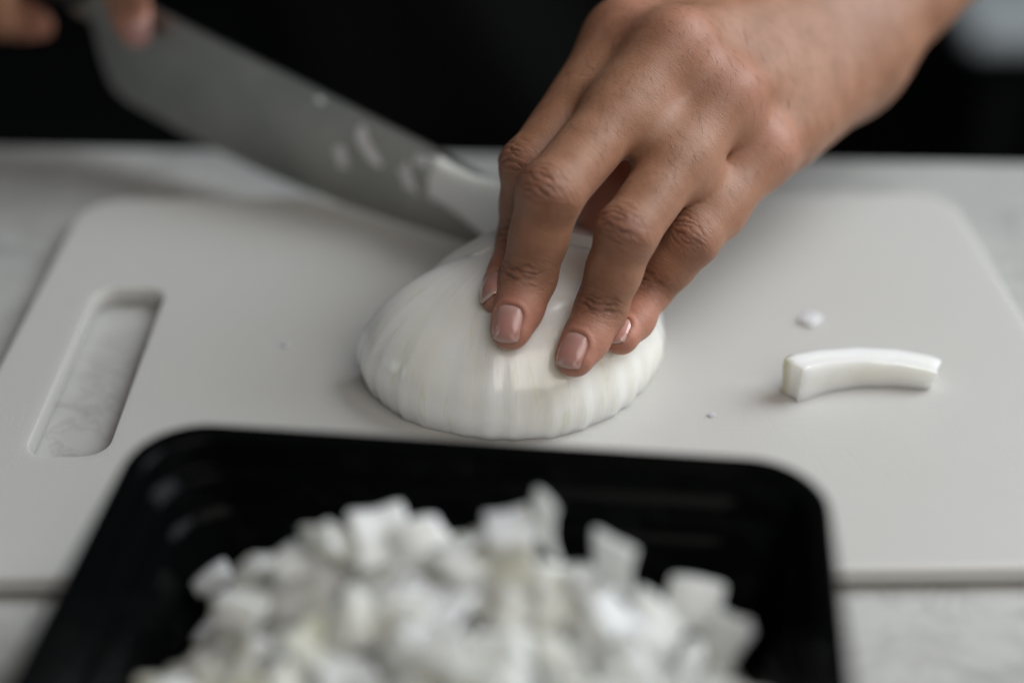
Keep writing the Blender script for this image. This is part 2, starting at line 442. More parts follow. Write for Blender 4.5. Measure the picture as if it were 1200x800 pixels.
def contact(u, v, r, press=.80):
    """centre of a fingertip that rests on the onion where (u, v) sees it"""
    k = (u-600)/FPX*AR-(v-400)/FPX*AU+AF
    t = np.linspace(.30, .55, 2600); P = CAM+np.outer(t, k); q = P-OC
    z = np.array([a[0] for a in PROF]); rr = np.array([a[1] for a in PROF])
    rho = np.hypot(q[:, 0], q[:, 1]); rad = np.interp(q[:, 2], z, rr)
    dist = (rho-rad)*.75
    dist = np.where(q[:, 2] > z[-1], np.maximum(dist, q[:, 2]-z[-1]), dist)
    hit = np.argmax(dist < r*press)
    return P[hit] if dist[hit] < r*press else None

# --- the hand that steadies the onion
D1 = -AF*.80-AR*.34+AU*.20
def tip(u, v, r, dflt):
    c = contact(u, v, r); return c if c is not None else at(u, v, dflt)
idx = Finger([at(730, 44, .441), at(623, 195, .424), at(612, 283, .432), tip(584, 345, .0056, .440)],
             [(.0112, .0096), (.0096, .0081), (.0081, .0058)], -AF*.62-AR*.75+AU*.1, (.0043, .0050))
mid = Finger([at(786, 60, .426), at(645, 226, .402), at(619, 325, .411), tip(599, 386, .0060, .425)],
             [(.0114, .0096), (.0096, .0082), (.0082, .0060)], D1, (.0047, .0053))
rin = Finger([at(844, 117, .428), at(735, 272, .403), at(704, 362, .411), tip(674, 419, .0058, .425)],
             [(.0108, .0090), (.0090, .0077), (.0077, .0058)], D1-AR*.10, (.0045, .0052))
pin = Finger([at(890, 182, .438), at(812, 281, .420), at(761, 341, .427), tip(729, 397, .0052, .435)],
             [(.0096, .0081), (.0081, .0069), (.0069, .0051)], D1-AR*.28, (.0039, .0045))
thm = Finger([at(800, 120, .468), at(745, 185, .458), at(703, 250, .455)],
             [(.0125, .0105), (.0105, .0088)], -AR*.8+AF*.5+AU*.3, (.0052, .0062))
LF = [idx, mid, rin, pin, thm]
WR = at(972, 32, .500); ARM = nrm(at(1100, -112, .545)-WR)
PERP = nrm(at(1046, 103, .50)-at(972, 32, .50))
DOR = nrm(np.cross(ARM, PERP)); DOR = DOR if DOR@AF < 0 else -DOR
ELB = WR+ARM*.25
FA = WR+ARM*.16
def palm_sdf(p):
    d = None
    wu, wr_ = WR+PERP*.0125, WR-PERP*.0125
    wm = WR
    W = {0: wr_, 1: WR-PERP*.005, 2: WR+PERP*.005, 3: wu}
    rad = [.0118, .0122, .0114, .0104]
    parts = []
    for i, f in enumerate((idx, mid, rin, pin)):
        parts.append(rcone(p, f.J[0]-DOR*.0015, W[i]-DOR*.001, rad[i], .0165))
    for q in parts: d = q if d is None else smin(d, q, .0095)
    for f, g_, tt, t2, r in ((idx, mid, .40, .40, .0066), (mid, rin, .40, .44, .0070), (rin, pin, .48, .64, .0062)):   # webs between the fingers
        a = f.J[0]+(f.J[1]-f.J[0])*tt-f.N[0]*.0020; b = g_.J[0]+(g_.J[1]-g_.J[0])*t2-g_.N[0]*.0020
        d = smin(d, rcone(p, a, b, r, r), .011)
    # fleshy palm under the bones
    pc = lambda f, a, dn: f.J[0]*(1-a)+WR*a-DOR*dn
    d = smin(d, rcone(p, pc(mid, .12, .007), WR-DOR*.004, .012, .017), .012)
    d = smin(d, rcone(p, pc(rin, .12, .007), WR-DOR*.004, .012, .017), .012)
    d = smin(d, rcone(p, pc(pin, .22, .005), wu-DOR*.004-ARM*.012, .0128, .0158), .012)   # edge of the palm
    d = smin(d, rcone(p, thm.J[0], wr_-DOR*.006, .0125, .017), .014)
    for f, r in ((idx, .0082), (mid, .0088), (rin, .0080), (pin, .0072)):                # knuckles
        d = smin(d, sphere(p, f.J[0]+DOR*.0052, r*.86), .009)
    fore = smin(rcone(p, WR+PERP*.0105, FA+PERP*.014, .0188, .027), rcone(p, WR-PERP*.0105, FA-PERP*.014, .0188, .027), .02)
    return smin(d, fore, .016)
def left_sdf(p):
    palm = palm_sdf(p); t = 0
    d = palm
    for f in LF: d = np.minimum(d, smin(palm, f.sdf(p), .0075))
    return d

def hand_mesh(fn, fingers, lo, hi, h, arm_from, arm_dir, dorsal, sub=True):
    V, Q = surface_net(fn, lo, hi, h)
    for _ in range(2): V = V-grad(fn, V)*fn(V)[:, None]*.9
    # relax the back of the hand and the valleys between the knuckles
    keep = np.zeros(len(V)); near = np.full(len(V), 1e9)
    for f in fingers:
        al = f.coord(V)[0]; L0 = np.linalg.norm(f.J[1]-f.J[0]); fd = f.sdf(V); u = np.clip((al+L0*.52)/(L0*.22), 0, 1)
        m = fd < np.minimum(near, .006); keep[m] = u[m]; near = np.minimum(near, fd)
    mask = (1-keep)*.5
    E_ = np.unique(np.sort(np.concatenate([Q[:, [0, 1]], Q[:, [1, 2]], Q[:, [2, 3]], Q[:, [3, 0]]]), 1), axis=0); n_ = len(V)
    deg = np.maximum(np.bincount(E_.ravel(), minlength=n_), 1)
    for _ in range(int(55*(.0009/h)**2)+4):
        avg = np.stack([np.bincount(E_[:, 0], V[E_[:, 1], c], n_)+np.bincount(E_[:, 1], V[E_[:, 0], c], n_) for c in range(3)], 1)/deg[:, None]
        V = V+(avg-V)*mask[:, None]
    me = bpy.data.meshes.new('hand'); me.from_pydata(V.tolist(), [], Q.tolist()); me.update()
    if sub:
        o = bpy.data.objects.new('tmp', me); col.objects.link(o)
        md = o.modifiers.new('s', 'SUBSURF'); md.levels = 1
        dg = bpy.context.evaluated_depsgraph_get(); me2 = bpy.data.meshes.new_from_object(o.evaluated_get(dg))
        bpy.data.objects.remove(o); me = me2
    n = len(me.vertices); V = np.empty(n*3, np.float32); me.vertices.foreach_get('co', V); V = V.reshape(-1, 3).astype(float)
    Nv = np.empty(n*3, np.float32); me.vertex_normals.foreach_get('vector', Nv); Nv = Nv.reshape(-1, 3).astype(float)
    fc = np.zeros((n, 3)); wr = np.zeros(n); red = np.zeros(n); pal = np.zeros(n); tan = np.zeros(n); cre = np.zeros(n); disp = np.zeros(n)
    ds = np.stack([f.sdf(V) for f in fingers]); own = ds.argmin(0); on_f = ds.min(0)
    for k, f in enumerate(fingers):
        m = (own == k) & (on_f < .004)
        P = V[m]; al, la, do, dist = f.coord(P)
        fade = np.clip((.004-on_f[m])/.003, 0, 1)
        lens = [np.linalg.norm(f.J[i+1]-f.J[i]) for i in range(len(f.T))]
        L1 = lens[1]; dors = np.clip((do+.15)/.55, 0, 1)
        three = len(f.T) > 2
        g = lambda c, w: np.exp(-(c/w)**2)
        fc[m] = np.stack([al*1000+k*37, la*1000, np.full(len(al), k*5.)], 1)
        if three:
            a1, a2 = f.arc(P, 1), f.arc(P, 2)
            near1 = a1 < L1*.55
            fc[m] = np.stack([np.where(near1, a1, a2+.1)*1000+k*37, la*1000, np.full(len(al), k*5.)], 1)
            wr[m] = fade*dors*np.clip(1.0*g(a1, .0075)+.8*g(a2, .0045)+.16, 0, 1)
            tan[m] = fade*dors*(.8*g(a1+.001, .0075)+.45*g(a2+.001, .0045))
            red[m] = fade*np.clip(np.clip((al-L1)/.010, 0, 1)*.7+.35*g(a1, .004)*dors, 0, 1)
            cl = np.zeros(len(al)); gk = np.random.default_rng(k+3)
            for jn, c, wd, a in ((1, -.0062, .00045, .45), (1, -.0042, .00050, .7), (1, -.0022, .0005, .95), (1, -.0004, .00045, .7), (1, .0016, .0005, .95), (1, .0034, .00045, .7), (1, .0054, .0004, .5),
                                 (2, -.0021, .00045, .6), (2, -.0007, .00055, 1.0), (2, .0011, .0006, 1.0), (2, .0025, .0004, .5)):
                aa = a1 if jn == 1 else a2; p1, p2, p3 = gk.uniform(0, 6.28, 3); c0, w0 = gk.uniform(-.002, .002), gk.uniform(.005, .0085)*(1 if jn == 1 else 1.1)
                bend = (25 if c < 0 else -25)*(abs(c)/.006)*la**2 if jn == 1 else -16*la**2
                line = c+bend+.00035*np.sin(la*620+p1)+.00018*np.sin(la*1700+p2)
                ln = np.exp(-((aa-line)/wd)**2)*a*np.clip(.8+.35*np.sin(la*900+p3), .2, 1)*np.exp(-((la-c0)/w0)**4)
                cl = np.maximum(cl, ln)
            cl *= np.clip((do+.35)/.3, 0, 1)*fade
            cre[m] = np.maximum(cre[m], cl); disp[m] -= cl*.00042
            disp[m] += fade*dors*(.00035*g(a1, .004)-.0002*g(a2-.0005, .003))
        else:
            red[m] = fade*.8
        pal[m] = np.clip(-do-.15, 0, 1)*fade
        c, T, N, S = f.nail_frame(); q = P-c; s_, t_, u_ = q@S, q@T, q@N
        sd = nail_sd(s_, t_, f.nail[0], f.nail[1], .0030); up = u_ > 0
        inside = np.clip(-sd/.0005, 0, 1); foldm = np.exp(-((sd-.0008)/.0008)**2)*np.clip((.4*f.nail[1]-t_)/(.5*f.nail[1])+.3, 0, 1)
        disp[m] += up*(-inside*.00055+foldm*.00034)
        red[m] = np.clip(red[m]+up*foldm*.25, 0, 1)
    # knuckle colour on the back of the hand
    for f in fingers[:4]:
        kd = np.linalg.norm(V-(f.J[0]+dorsal*.010), axis=1); b = np.exp(-(kd/.010)**2)
        red = np.clip(red+b*.5, 0, 1)
    z = on_f >= .004; wr[z] = 0; fc[z, 0] = (V[z]@arm_dir)*1000; fc[z, 1] = (V[z]@np.cross(arm_dir, dorsal))*1000
    V = V+Nv*disp[:, None]
    me.vertices.foreach_set('co', V.astype(np.float32).ravel())
    vertex_attr(me, 'finger_coord', fc, 'FLOAT_VECTOR')
    for nm, a in (('wrinkle', wr), ('redness', red), ('palm_side', pal), ('knuckle_tan', tan), ('crease', cre)): vertex_attr(me, nm, a)
    me.update(); return me

def nail_mesh(f, name):
    c, T, N, S = f.nail_frame(); hw, hl = f.nail; na, nb = 17, 19
    A, B = np.meshgrid(np.linspace(-1, 1, na), np.linspace(-1, 1, nb), indexing='ij')
    # square to rounded oblong
    m = np.maximum(np.abs(A), np.abs(B)); e = (np.abs(A)**3.4+np.abs(B)**3.4)**(1/3.4)
    k = np.where(e > 0, m/np.maximum(e, 1e-9), 1); A2, B2 = A*k, B*k
    s_ = A2*hw*(1.0-.05*(B2 < 0)*B2*B2); t_ = B2*hl*np.where(B2 > 0, 1.0-.10*A2*A2, 1.0)
    base = c+np.outer(s_.ravel(), S)+np.outer(t_.ravel(), T)
    hgt = np.full(base.shape[0], .014)
    for _ in range(60):
        d = f.sdf(base+np.outer(hgt, N)); hgt = hgt-np.clip(d, -.002, .002)*.7
        hgt = np.maximum(hgt, 0.0015)
    hgt = hgt.reshape(na, nb)
    # plate: straight along its length, a little proud, edges tucked into the folds
    col_ = hgt.copy(); x = np.linspace(-1, 1, nb)
    for i in range(na):
        pf = np.polyfit(x[2:-2], hgt[i, 2:-2], 2); hgt[i] = .35*hgt[i]+.65*np.polyval(pf, x)
    edge = np.maximum(np.abs(A), np.where(B < 0, np.abs(B), B*.80))
    hgt = hgt+.00012-np.clip((edge-.80)/.2, 0, 1)**2*.00055
    pts = base+np.outer(hgt.ravel(), N)
    V = list(pts); F = []
    for i in range(na-1):
        for j in range(nb-1):
            F.append((i*nb+j, (i+1)*nb+j, (i+1)*nb+j+1, i*nb+j+1))
    # underside, so the plate has thickness
    n0 = len(V); V += list(pts-N*.0006)
    F += [tuple(n0+q for q in f_[::-1]) for f_ in F[:]]
    rim = [i*nb for i in range(na)]+[(na-1)*nb+j for j in range(1, nb)]+[i*nb+nb-1 for i in range(na-2, -1, -1)]+[j for j in range(nb-2, 0, -1)]
    for a, b in zip(rim, rim[1:]+rim[:1]): F.append((a, n0+a, n0+b, b))
    me = mesh_data(name, V, F)
    bm = bmesh.new(); bm.from_mesh(me); bmesh.ops.recalc_face_normals(bm, faces=bm.faces); bm.to_mesh(me); bm.free()
    g = (B2.ravel()+1)/2; vertex_attr(me, 'nail_long', np.r_[g, g]); return me

person = empty('person', (0, .80, -.90))
tag(person, 'person in black steadying an onion with one hand and gripping a knife', 'person')
def attach(o):
    o.parent = person; o.matrix_parent_inverse = Matrix.Translation((0, -.80, .90)); return o

lm = hand_mesh(left_sdf, LF, (-.02, .30, .015), (.195, .60, .205), .0009, WR, ARM, DOR)

# --- the hand on the knife handle
# blade plane: upright, from the heel to the tip
BH = at(135, 107, .58); BT = np.array([.012, .4295, .012])
BL = nrm([BT[0]-BH[0], BT[1]-BH[1], 0]); BUP = np.array([0, 0, 1.]); BN = np.cross(BL, BUP); BN = BN if BN@AF < 0 else -BN
def on_blade(u, v, off=0.):
    k = (u-600)/FPX*AR-(v-400)/FPX*AU+AF; q = BH+BN*off
    return CAM+k*(((q-CAM)@BN)/(k@BN))
HS = on_blade(92, -32); HD = nrm(-BL+np.array([0, 0, .26]))
ridx = Finger([on_blade(60, -165, .012), on_blade(128, -75, .022), on_blade(147, -15, .0145), on_blade(158, 36, .0085)],
              [(.0115, .0102), (.0102, .0088), (.0088, .0066)], BN*.62+AR*.85, (.0056, .0080))
def grip(s, dz, r):
    c = HS+HD*s; return Finger([c-BN*.022+BUP*.030+HD*.004, c+BN*.022+BUP*(.016+dz), c+BN*.019-BUP*(.004-dz), c+BN*.004-BUP*(.012-dz)],
                               [(r*1.1, r), (r, r*.9), (r*.9, r*.75)], BN*.9+BUP*.1)
rmid = grip(.029, -.021, .0105); rrin = grip(.052, -.004, .0100); rpin = grip(.076, .003, .0088)
rthm = Finger([HS+HD*.045-BN*.026+BUP*.012, HS+HD*.012-BN*.018+BUP*.012, HS-HD*.015-BN*.010+BUP*.004], [(.0125, .011), (.011, .0085)], -BN, (.0052, .0062))
RF = [ridx, rmid, rrin, rpin, rthm]
RW = HS+HD*.085-BN*.055+BUP*.055; RELB = np.array([-.34, .80, .19])
def right_sdf(p):
    palm = None
    for f in RF[:4]:
        q = rcone(p, f.J[0], RW, .0125, .019); palm = q if palm is None else smin(palm, q, .010)
    palm = smin(palm, rcone(p, rthm.J[0], RW, .014, .019), .012)
    palm = smin(palm, rcone(p, RW, RW+nrm(RELB-RW)*.13, .024, .030), .02)
    d = palm
    for f in RF: d = np.minimum(d, smin(palm, f.sdf(p), .0065))
    return d
rlo = np.minimum.reduce([j for f in RF for j in f.J]+[RW])-.03; rhi = np.maximum.reduce([j for f in RF for j in f.J]+[RW])+.035
rm_ = hand_mesh(right_sdf, RF, rlo, rhi, .0018, RW, nrm(RELB-RW), BN)

SHL, SHR = np.array([.20, .86, .50]), np.array([-.20, .86, .50])
LEL = ELB
def arms_sdf(p):
    l = smin(rcone(p, WR+ARM*.06, LEL, .026, .036), rcone(p, LEL, SHL, .038, .050), .03)
    r = smin(rcone(p, RW+nrm(RELB-RW)*.02, RELB, .022, .036), rcone(p, RELB, SHR, .038, .050), .03)
    ch = rcone(p, SHL, SHR, .055, .055)
    neck = rcone(p, np.array([0, .86, .50]), np.array([0, .85, .60]), .055, .052)
    return np.minimum(np.minimum(l, r), smin(ch, neck, .04))
av, aq = surface_net(arms_sdf, (-.42, .40, .02), (.42, .98, .66), .007)
am = bpy.data.meshes.new('arms'); am.from_pydata(av.tolist(), [], aq.tolist())
for nm in ('wrinkle', 'redness', 'palm_side', 'knuckle_tan', 'crease'): vertex_attr(am, nm, np.zeros(len(av)))
vertex_attr(am, 'finger_coord', av*1000, 'FLOAT_VECTOR')
# one body: both hands, the arms and the shoulders in a single mesh
def join(meshes, name):
    objs = []
    for m in meshes:
        q = bpy.data.objects.new(name, m); col.objects.link(q); objs.append(q)
    with bpy.context.temp_override(active_object=objs[0], selected_objects=objs, selected_editable_objects=objs): bpy.ops.object.join()
    return objs[0]
body = join([lm, rm_, am], 'body'); body.data.materials.clear(); body.data.materials.append(M['skin'])
body.data.polygons.foreach_set('use_smooth', np.ones(len(body.data.polygons), bool)); attach(body)
for f in (idx, mid, rin, pin, thm, ridx):
    attach(link_mesh('fingernail', nail_mesh(f, 'fingernail'), M['nail']))

# fine dark hairs on the back of the hand and wrist, lying towards the little finger
def hairs():
    me = body.data; n = len(me.vertices); co = np.empty(n*3, np.float32); me.vertices.foreach_get('co', co); co = co.reshape(-1, 3).astype(float)
    no = np.empty(n*3, np.float32); me.vertex_normals.foreach_get('vector', no); no = no.reshape(-1, 3).astype(float)
    g = np.random.default_rng(11)
    wd = np.stack([f.sdf(co) for f in LF[:4]]).min(0)
    rel = co-WR; al = rel@ARM
    back = (no@DOR > .35) & (np.linalg.norm(rel, axis=1) < .17) & (wd > .002) & (co[:, 0] > -.01)
    prox = np.zeros(n, bool)
    for f in LF[:4]:
        a, la, do, di = f.coord(co); L0 = np.linalg.norm(f.J[1]-f.J[0]); prox |= (f.sdf(co) < .002) & (a > -L0*.75) & (a < -.012) & (do > .55)
    pick = np.r_[g.choice(np.flatnonzero(back), 950, False), g.choice(np.flatnonzero(prox), 150, False)]
    lie0 = nrm(-ARM*.55+PERP*.85); V, F = [], []
    for i in pick:
        N = no[i]; l = lie0+g.normal(0, .22, 3); l = nrm(l-N*(l@N)); L = g.uniform(.0025, .0055); p = co[i]-N*.0002; sd = nrm(np.cross(l, N)); r = .000042
        b0 = len(V); cur = g.normal(0, .25)
        for k in range(4):
            t = k/3; c = p+l*L*t+N*L*(.34*t-.26*t*t)+sd*L*cur*t*t; rr = r*(1-.75*t)
            V += [c+sd*rr, c-sd*rr*.5+N*rr*.87, c-sd*rr*.5-N*rr*.87]
        for k in range(3):
            for q in range(3): F.append((b0+k*3+q, b0+k*3+(q+1) % 3, b0+k*3+3+(q+1) % 3, b0+k*3+3+q))
    o = attach(link_mesh('hand_hair', mesh_data('hand_hair', V, F), M['hair'])); o['kind'] = 'stuff'
hairs()

def shirt_sdf(p):
    k = np.array([0, .86, .1]); t = flat_cone(p, np.array([0, .87, -.08]), np.array([0, .87, .42]), .175, .185, AF*[0, 1, 0], 1.55)
    fold = .006*np.sin(p[:, 0]*55+3*np.sin(p[:, 2]*9))+.004*np.sin(p[:, 0]*23+p[:, 2]*30)
    t = np.maximum(t+fold*np.clip(1-np.abs(p[:, 2])*2, 0, 1), p[:, 2]-.53)
    t = np.maximum(t, -.16-p[:, 2])
    l = rcone(p, SHL, LEL*.62+SHL*.38, .062, .052); r = rcone(p, SHR, RELB*.62+SHR*.38, .062, .052)
    sh = rcone(p, SHL-[.0, 0, .01], SHR-[0, 0, .01], .07, .07)
    return smin(smin(t, sh, .06), np.minimum(l, r), .03)
sv, sq_ = surface_net(shirt_sdf, (-.42, .62, -.20), (.42, 1.05, .62), .010)
attach(link_mesh('shirt', mesh_data('shirt', sv, sq_), M['shirt']))
def trouser_sdf(p):
    h = flat_cone(p, np.array([0, .875, -.14]), np.array([0, .875, -.10]), .165, .165, np.array([0, 1., 0]), 1.55)
    a = rcone(p, np.array([.09, .875, -.16]), np.array([.11, .885, -.86]), .092, .055); b = rcone(p, np.array([-.09, .875, -.16]), np.array([-.11, .885, -.86]), .092, .055)
    return np.maximum(smin(h, np.minimum(a, b), .05), np.maximum(p[:, 2]-.0, -.86-p[:, 2]))
tv, tq = surface_net(trouser_sdf, (-.32, .66, -.89), (.32, 1.06, .0), .012)
attach(link_mesh('trousers', mesh_data('trousers', tv, tq), M['trouser']))
def shoe_sdf(sx):
    return lambda p: np.maximum(smin(flat_cone(p, np.array([sx*.115, .90, -.865]), np.array([sx*.125, .73, -.875]), .046, .040, np.array([0, 0, 1.]), 1.15), sphere(p, np.array([sx*.113, .89, -.84]), .05), .03), -.899-p[:, 2])
for sx in (-1, 1):
    v_, q_ = surface_net(shoe_sdf(sx), (sx*.12-.09, .66, -.91), (sx*.12+.09, .98, -.77), .008)
    attach(link_mesh('shoe', mesh_data('shoe', v_, q_), M['handle']))

# ------------------------------------------------------------------ chef's knife
kn = empty('chefs_knife', tuple(HS)); tag(kn, "long steel chef's knife with onion scraps stuck to its blade", 'knife')
def knife_part(name, me_or_bm, mat, smooth=True):
    o = from_bm(name, me_or_bm, mat, None, smooth); o.parent = kn; o.matrix_parent_inverse = Matrix.Translation(-Vector(HS)); return o
SEC = [((85, 14), (60, -48)), ((107, 25), (100, -29)), ((113, 48), (118, -20)), ((120, 72), (132, -13)), ((127, 92), (146, -6)), ((135, 106), (160, 1)), ((150, 119), (178, 9)), ((175, 133), (205, 23)), ((232, 165), (262, 51)),
       ((300, 198), (335, 87)), ((400, 240), (440, 140)), ((470, 265), (510, 175)), ((515, 280), (555, 198)), ((560, 293), (590, 218)), ((595, 302), (612, 240)), ((622, 306), (630, 270)), ((640, 308), (641, 300))]
def blade():
    bm = bmesh.new(); rows = []
    for (e, s) in SEC:
        pe, ps = on_blade(*e), on_blade(*s); pe[2] = max(pe[2], .0114); ps[2] = max(ps[2], pe[2]+.0005)
        row = []
        for k in range(6):
            f = k/5; h = .00012+.00095*min(1, f*1.05)**.8; p = pe*(1-f)+ps*f
            row.append((bm.verts.new(p+BN*h), bm.verts.new(p-BN*h)))
        rows.append(row)
    for a, b in zip(rows[:-1], rows[1:]):
        for k in range(5):
            bm.faces.new((a[k][0], b[k][0], b[k+1][0], a[k+1][0])); bm.faces.new((a[k+1][1], b[k+1][1], b[k][1], a[k][1]))
        bm.faces.new((a[0][1], b[0][1], b[0][0], a[0][0])); bm.faces.new((a[5][0], b[5][0], b[5][1], a[5][1]))
    for r in (rows[0], rows[-1]):
        bm.faces.new([q[0] for q in r]+[q[1] for q in r[::-1]])
    return bm
ok = knife_part('blade', blade(), M['steel']); sharp(ok, 30)
def handle_bm():
    bm = bmesh.new(); rows = []
    pr = [(0, .0085, .0075), (.004, .0105, .0088), (.02, .0125, .0096), (.05, .0138, .0100), (.08, .0128, .0098), (.105, .0148, .0102), (.113, .0128, .009), (.116, .006, .004)]
    for s, hu, hn in pr:
        rows.append([bm.verts.new(HS+HD*s-BUP*.004+BUP*hu*math.copysign(abs(math.sin(a))**.7, math.sin(a))+BN*hn*math.copysign(abs(math.cos(a))**.7, math.cos(a))) for a in np.linspace(0, 2*math.pi, 20, endpoint=False)])
    for a, b in zip(rows[:-1], rows[1:]):
        for i in range(20): bm.faces.new((a[i], a[(i+1) % 20], b[(i+1) % 20], b[i]))
    bm.faces.new(rows[0][::-1]); bm.faces.new(rows[-1]); return bm
knife_part('handle', handle_bm(), M['handle'])
for s in (.022, .055, .088):
    bm = bmesh.new(); c = HS+HD*s-BUP*.004
    r = bmesh.ops.create_cone(bm, cap_ends=True, segments=14, radius1=.0032, radius2=.0032, depth=.0206)
    bmesh.ops.transform(bm, matrix=Matrix.Translation(Vector(c)) @ Vector(BN).to_track_quat('Z', 'Y').to_matrix().to_4x4(), verts=bm.verts)
    knife_part('rivet', bm, M['steel'])

# ------------------------------------------------------------------ small onion pieces
def bent_piece(lx, ly, lz, bend=0., nx=10, ny=3, nz=3, seed=0, taper=0., rough=.04, skin=0., bev=.04):
    """a cut scrap of onion layer: lx long, curved by bend radians, softened edges"""
    g = np.random.default_rng(seed); bm = box_bm(-.5, .5, -.5, .5, -.5, .5)
    bmesh.ops.subdivide_edges(bm, edges=bm.edges[:], cuts=3, use_grid_fill=True)
    bmesh.ops.bevel(bm, geom=[e for e in bm.edges if e.calc_face_angle(0) > .5], offset=bev, segments=2, profile=.5, affect='EDGES')
    lay = bm.verts.layers.float_vector.new('fibre'); sk = bm.verts.layers.float.new('skin')
    ph = g.uniform(0, 6.28, 6)
    for v in bm.verts:
        x, y, z = v.co; sk_ = 1. if z > .44 else 0.
        wv = rough*(math.sin(5*x+ph[0])+math.sin(6*y+ph[1])+math.sin(7*z+ph[2]))
        X, Y, Z = x*lx*(1+wv*.3), y*ly*(1+wv+taper*x), z*lz*(1+wv)
        sk_ *= skin
        if abs(bend) > 1e-3:
            r = lx/bend; a = X/r; X, Z = (r+Z)*math.sin(a), (r+Z)*math.cos(a)-r
        v.co = (X, Y, Z); v[lay] = (x*3, y*9, z*9); v[sk] = sk_
    return bm
def scrap(name, bm, loc, rot, label, cat, group=None, mat='onion'):
    o = from_bm(name, bm, M[mat]); o.location = loc; o.rotation_euler = rot; sharp(o, 45); return tag(o, label, cat, group)
# curved wedge on the right of the board (bends across the board)
bm = bent_piece(.0480, .0100, .0085, .95, seed=4, taper=-.75, rough=.06, bev=.07)
lay = bm.verts.layers.float['skin']
for v in bm.verts: v[lay] = 1. if v.co.x < -.0238 else 0.
bmesh.ops.rotate(bm, cent=(0, 0, 0), matrix=Matrix.Rotation(R_(-90), 3, 'X'), verts=bm.verts)
scrap('onion_wedge', bm, (.1062, .3630, BZ+.0049), (0, R_(3), R_(9)), 'curved white onion wedge lying alone on the right of the cutting board', 'onion piece')
for (u, v, s, lab) in ((950, 376, .0052, 'blurred small onion crumb on the board behind the curved wedge'), (335, 404, .0018, 'tiny onion crumb on the board between handle slot and onion half'),
                       (834, 487, .0016, 'tiny onion crumb on the board between the onion half and the curved wedge')):
    p = onz(u, v, BZ)
    scrap('onion_crumb', bent_piece(s*1.4, s*1.1, s*.36, .3, seed=int(u), bev=.12), (p[0], p[1], BZ+s*.18), (0, 0, R_(u % 90)), lab, 'onion crumb', 'onion crumbs on the board')
# scraps stuck to the blade and the slice pushed off by it
rot_b = Matrix((Vector(BL), Vector(BUP), Vector(BN))).transposed()
def stuck(u, v, lx, ly, ang, label, seed, bend=.3, th=.0016):
    bm = bent_piece(lx, ly, th, bend, seed=seed, rough=.2, taper=.7)
    m = (rot_b @ Matrix.Rotation(R_(ang), 3, 'Z')).to_4x4()
    p = on_blade(u, v, .0011+th*.5)
    o = from_bm('onion_scrap', bm, M['onion']); o.matrix_world = Matrix.Translation(Vector(p)) @ m; sharp(o, 45)
    tag(o, label, 'onion scrap', 'onion scraps stuck to the knife blade')
stuck(400, 184, .0040, .0070, 15, 'small oval onion scrap on the blade, lowest and left of the long shred', 1)
stuck(425, 163, .0042, .0085, 12, 'pale green tipped onion shred on the blade, upper end of the long streak', 2)
stuck(435, 182, .0036, .0080, 38, 'slanting white onion shred on the blade beneath the green tipped one', 3)
stuck(478, 209, .0040, .0075, 20, 'onion scrap low on the blade just left of the big slice', 5)
stuck(498, 189, .0085, .0052, 5, 'wide flat onion scrap near the spine of the blade above the big slice', 6)
stuck(376, 118, .0026, .0010, -30, 'faint thin onion shred on the spine of the blade', 7)
bm = bent_piece(.031, .020, .0028, .05, seed=9, taper=.30, rough=.10)
p = on_blade(549, 230, .0048)
o = from_bm('onion_slice', bm, M['onion']); o.matrix_world = Matrix.Translation(Vector(p)) @ (rot_b @ Matrix.Rotation(R_(-14), 3, 'Z')).to_4x4(); sharp(o, 45)
tag(o, 'broad white onion slice clinging to the blade near its tip behind the index finger', 'onion slice', 'slices cut from the onion half')

# ------------------------------------------------------------------ black tray
TC = Vector((-.0196, .1628, 0)); TYAW = R_(-5.9); TZ = .0508; THX, THY = .0823, .112
def tray_bm():
    bm = bmesh.new(); n = 12; rows = []
    #        inset, z   (outside going up, over the rim, down inside)
    prof = [(.0170, 0), (.0150, .0006), (.0135, .003), (.0048, TZ-.0075), (.0044, TZ-.0065), (.0002, TZ-.0062), (0, TZ-.0052), (0, TZ-.0010), (.0006, TZ-.0002), (.0016, TZ), (.0040, TZ), (.0052, TZ-.0006), (.0057, TZ-.002), (.0062, TZ-.0068), (.0068, TZ-.0078), (.0088, TZ-.0086),
            (.0095, TZ-.0096), (.0102, TZ-.0165), (.0106, TZ-.0172), (.0118, TZ-.0178), (.0123, TZ-.0187), (.0152, .0050), (.0165, .0028), (.0190, .0018)]
    for ins, z in prof:
        rows.append([bm.verts.new((x, y, z)) for x, y in rrect(0, 0, THX-ins, THY-ins, max(.0175-ins*.3, .008), n)])
    L = len(rows[0])
    for a, b in zip(rows[:-1], rows[1:]):
        for i in range(L): bm.faces.new((a[i], a[(i+1) % L], b[(i+1) % L], b[i]))
    bm.faces.new(rows[0][::-1]); bm.faces.new(rows[-1]); return bm
tr = from_bm('food_tray', tray_bm(), M['tray']); tr.location = TC+Vector((0, 0, .0042)); tr.rotation_euler = (0, 0, TYAW)
tag(tr, 'black plastic food tray with a rolled rim holding a heap of diced onion', 'tray')
sharp(tr, 50)

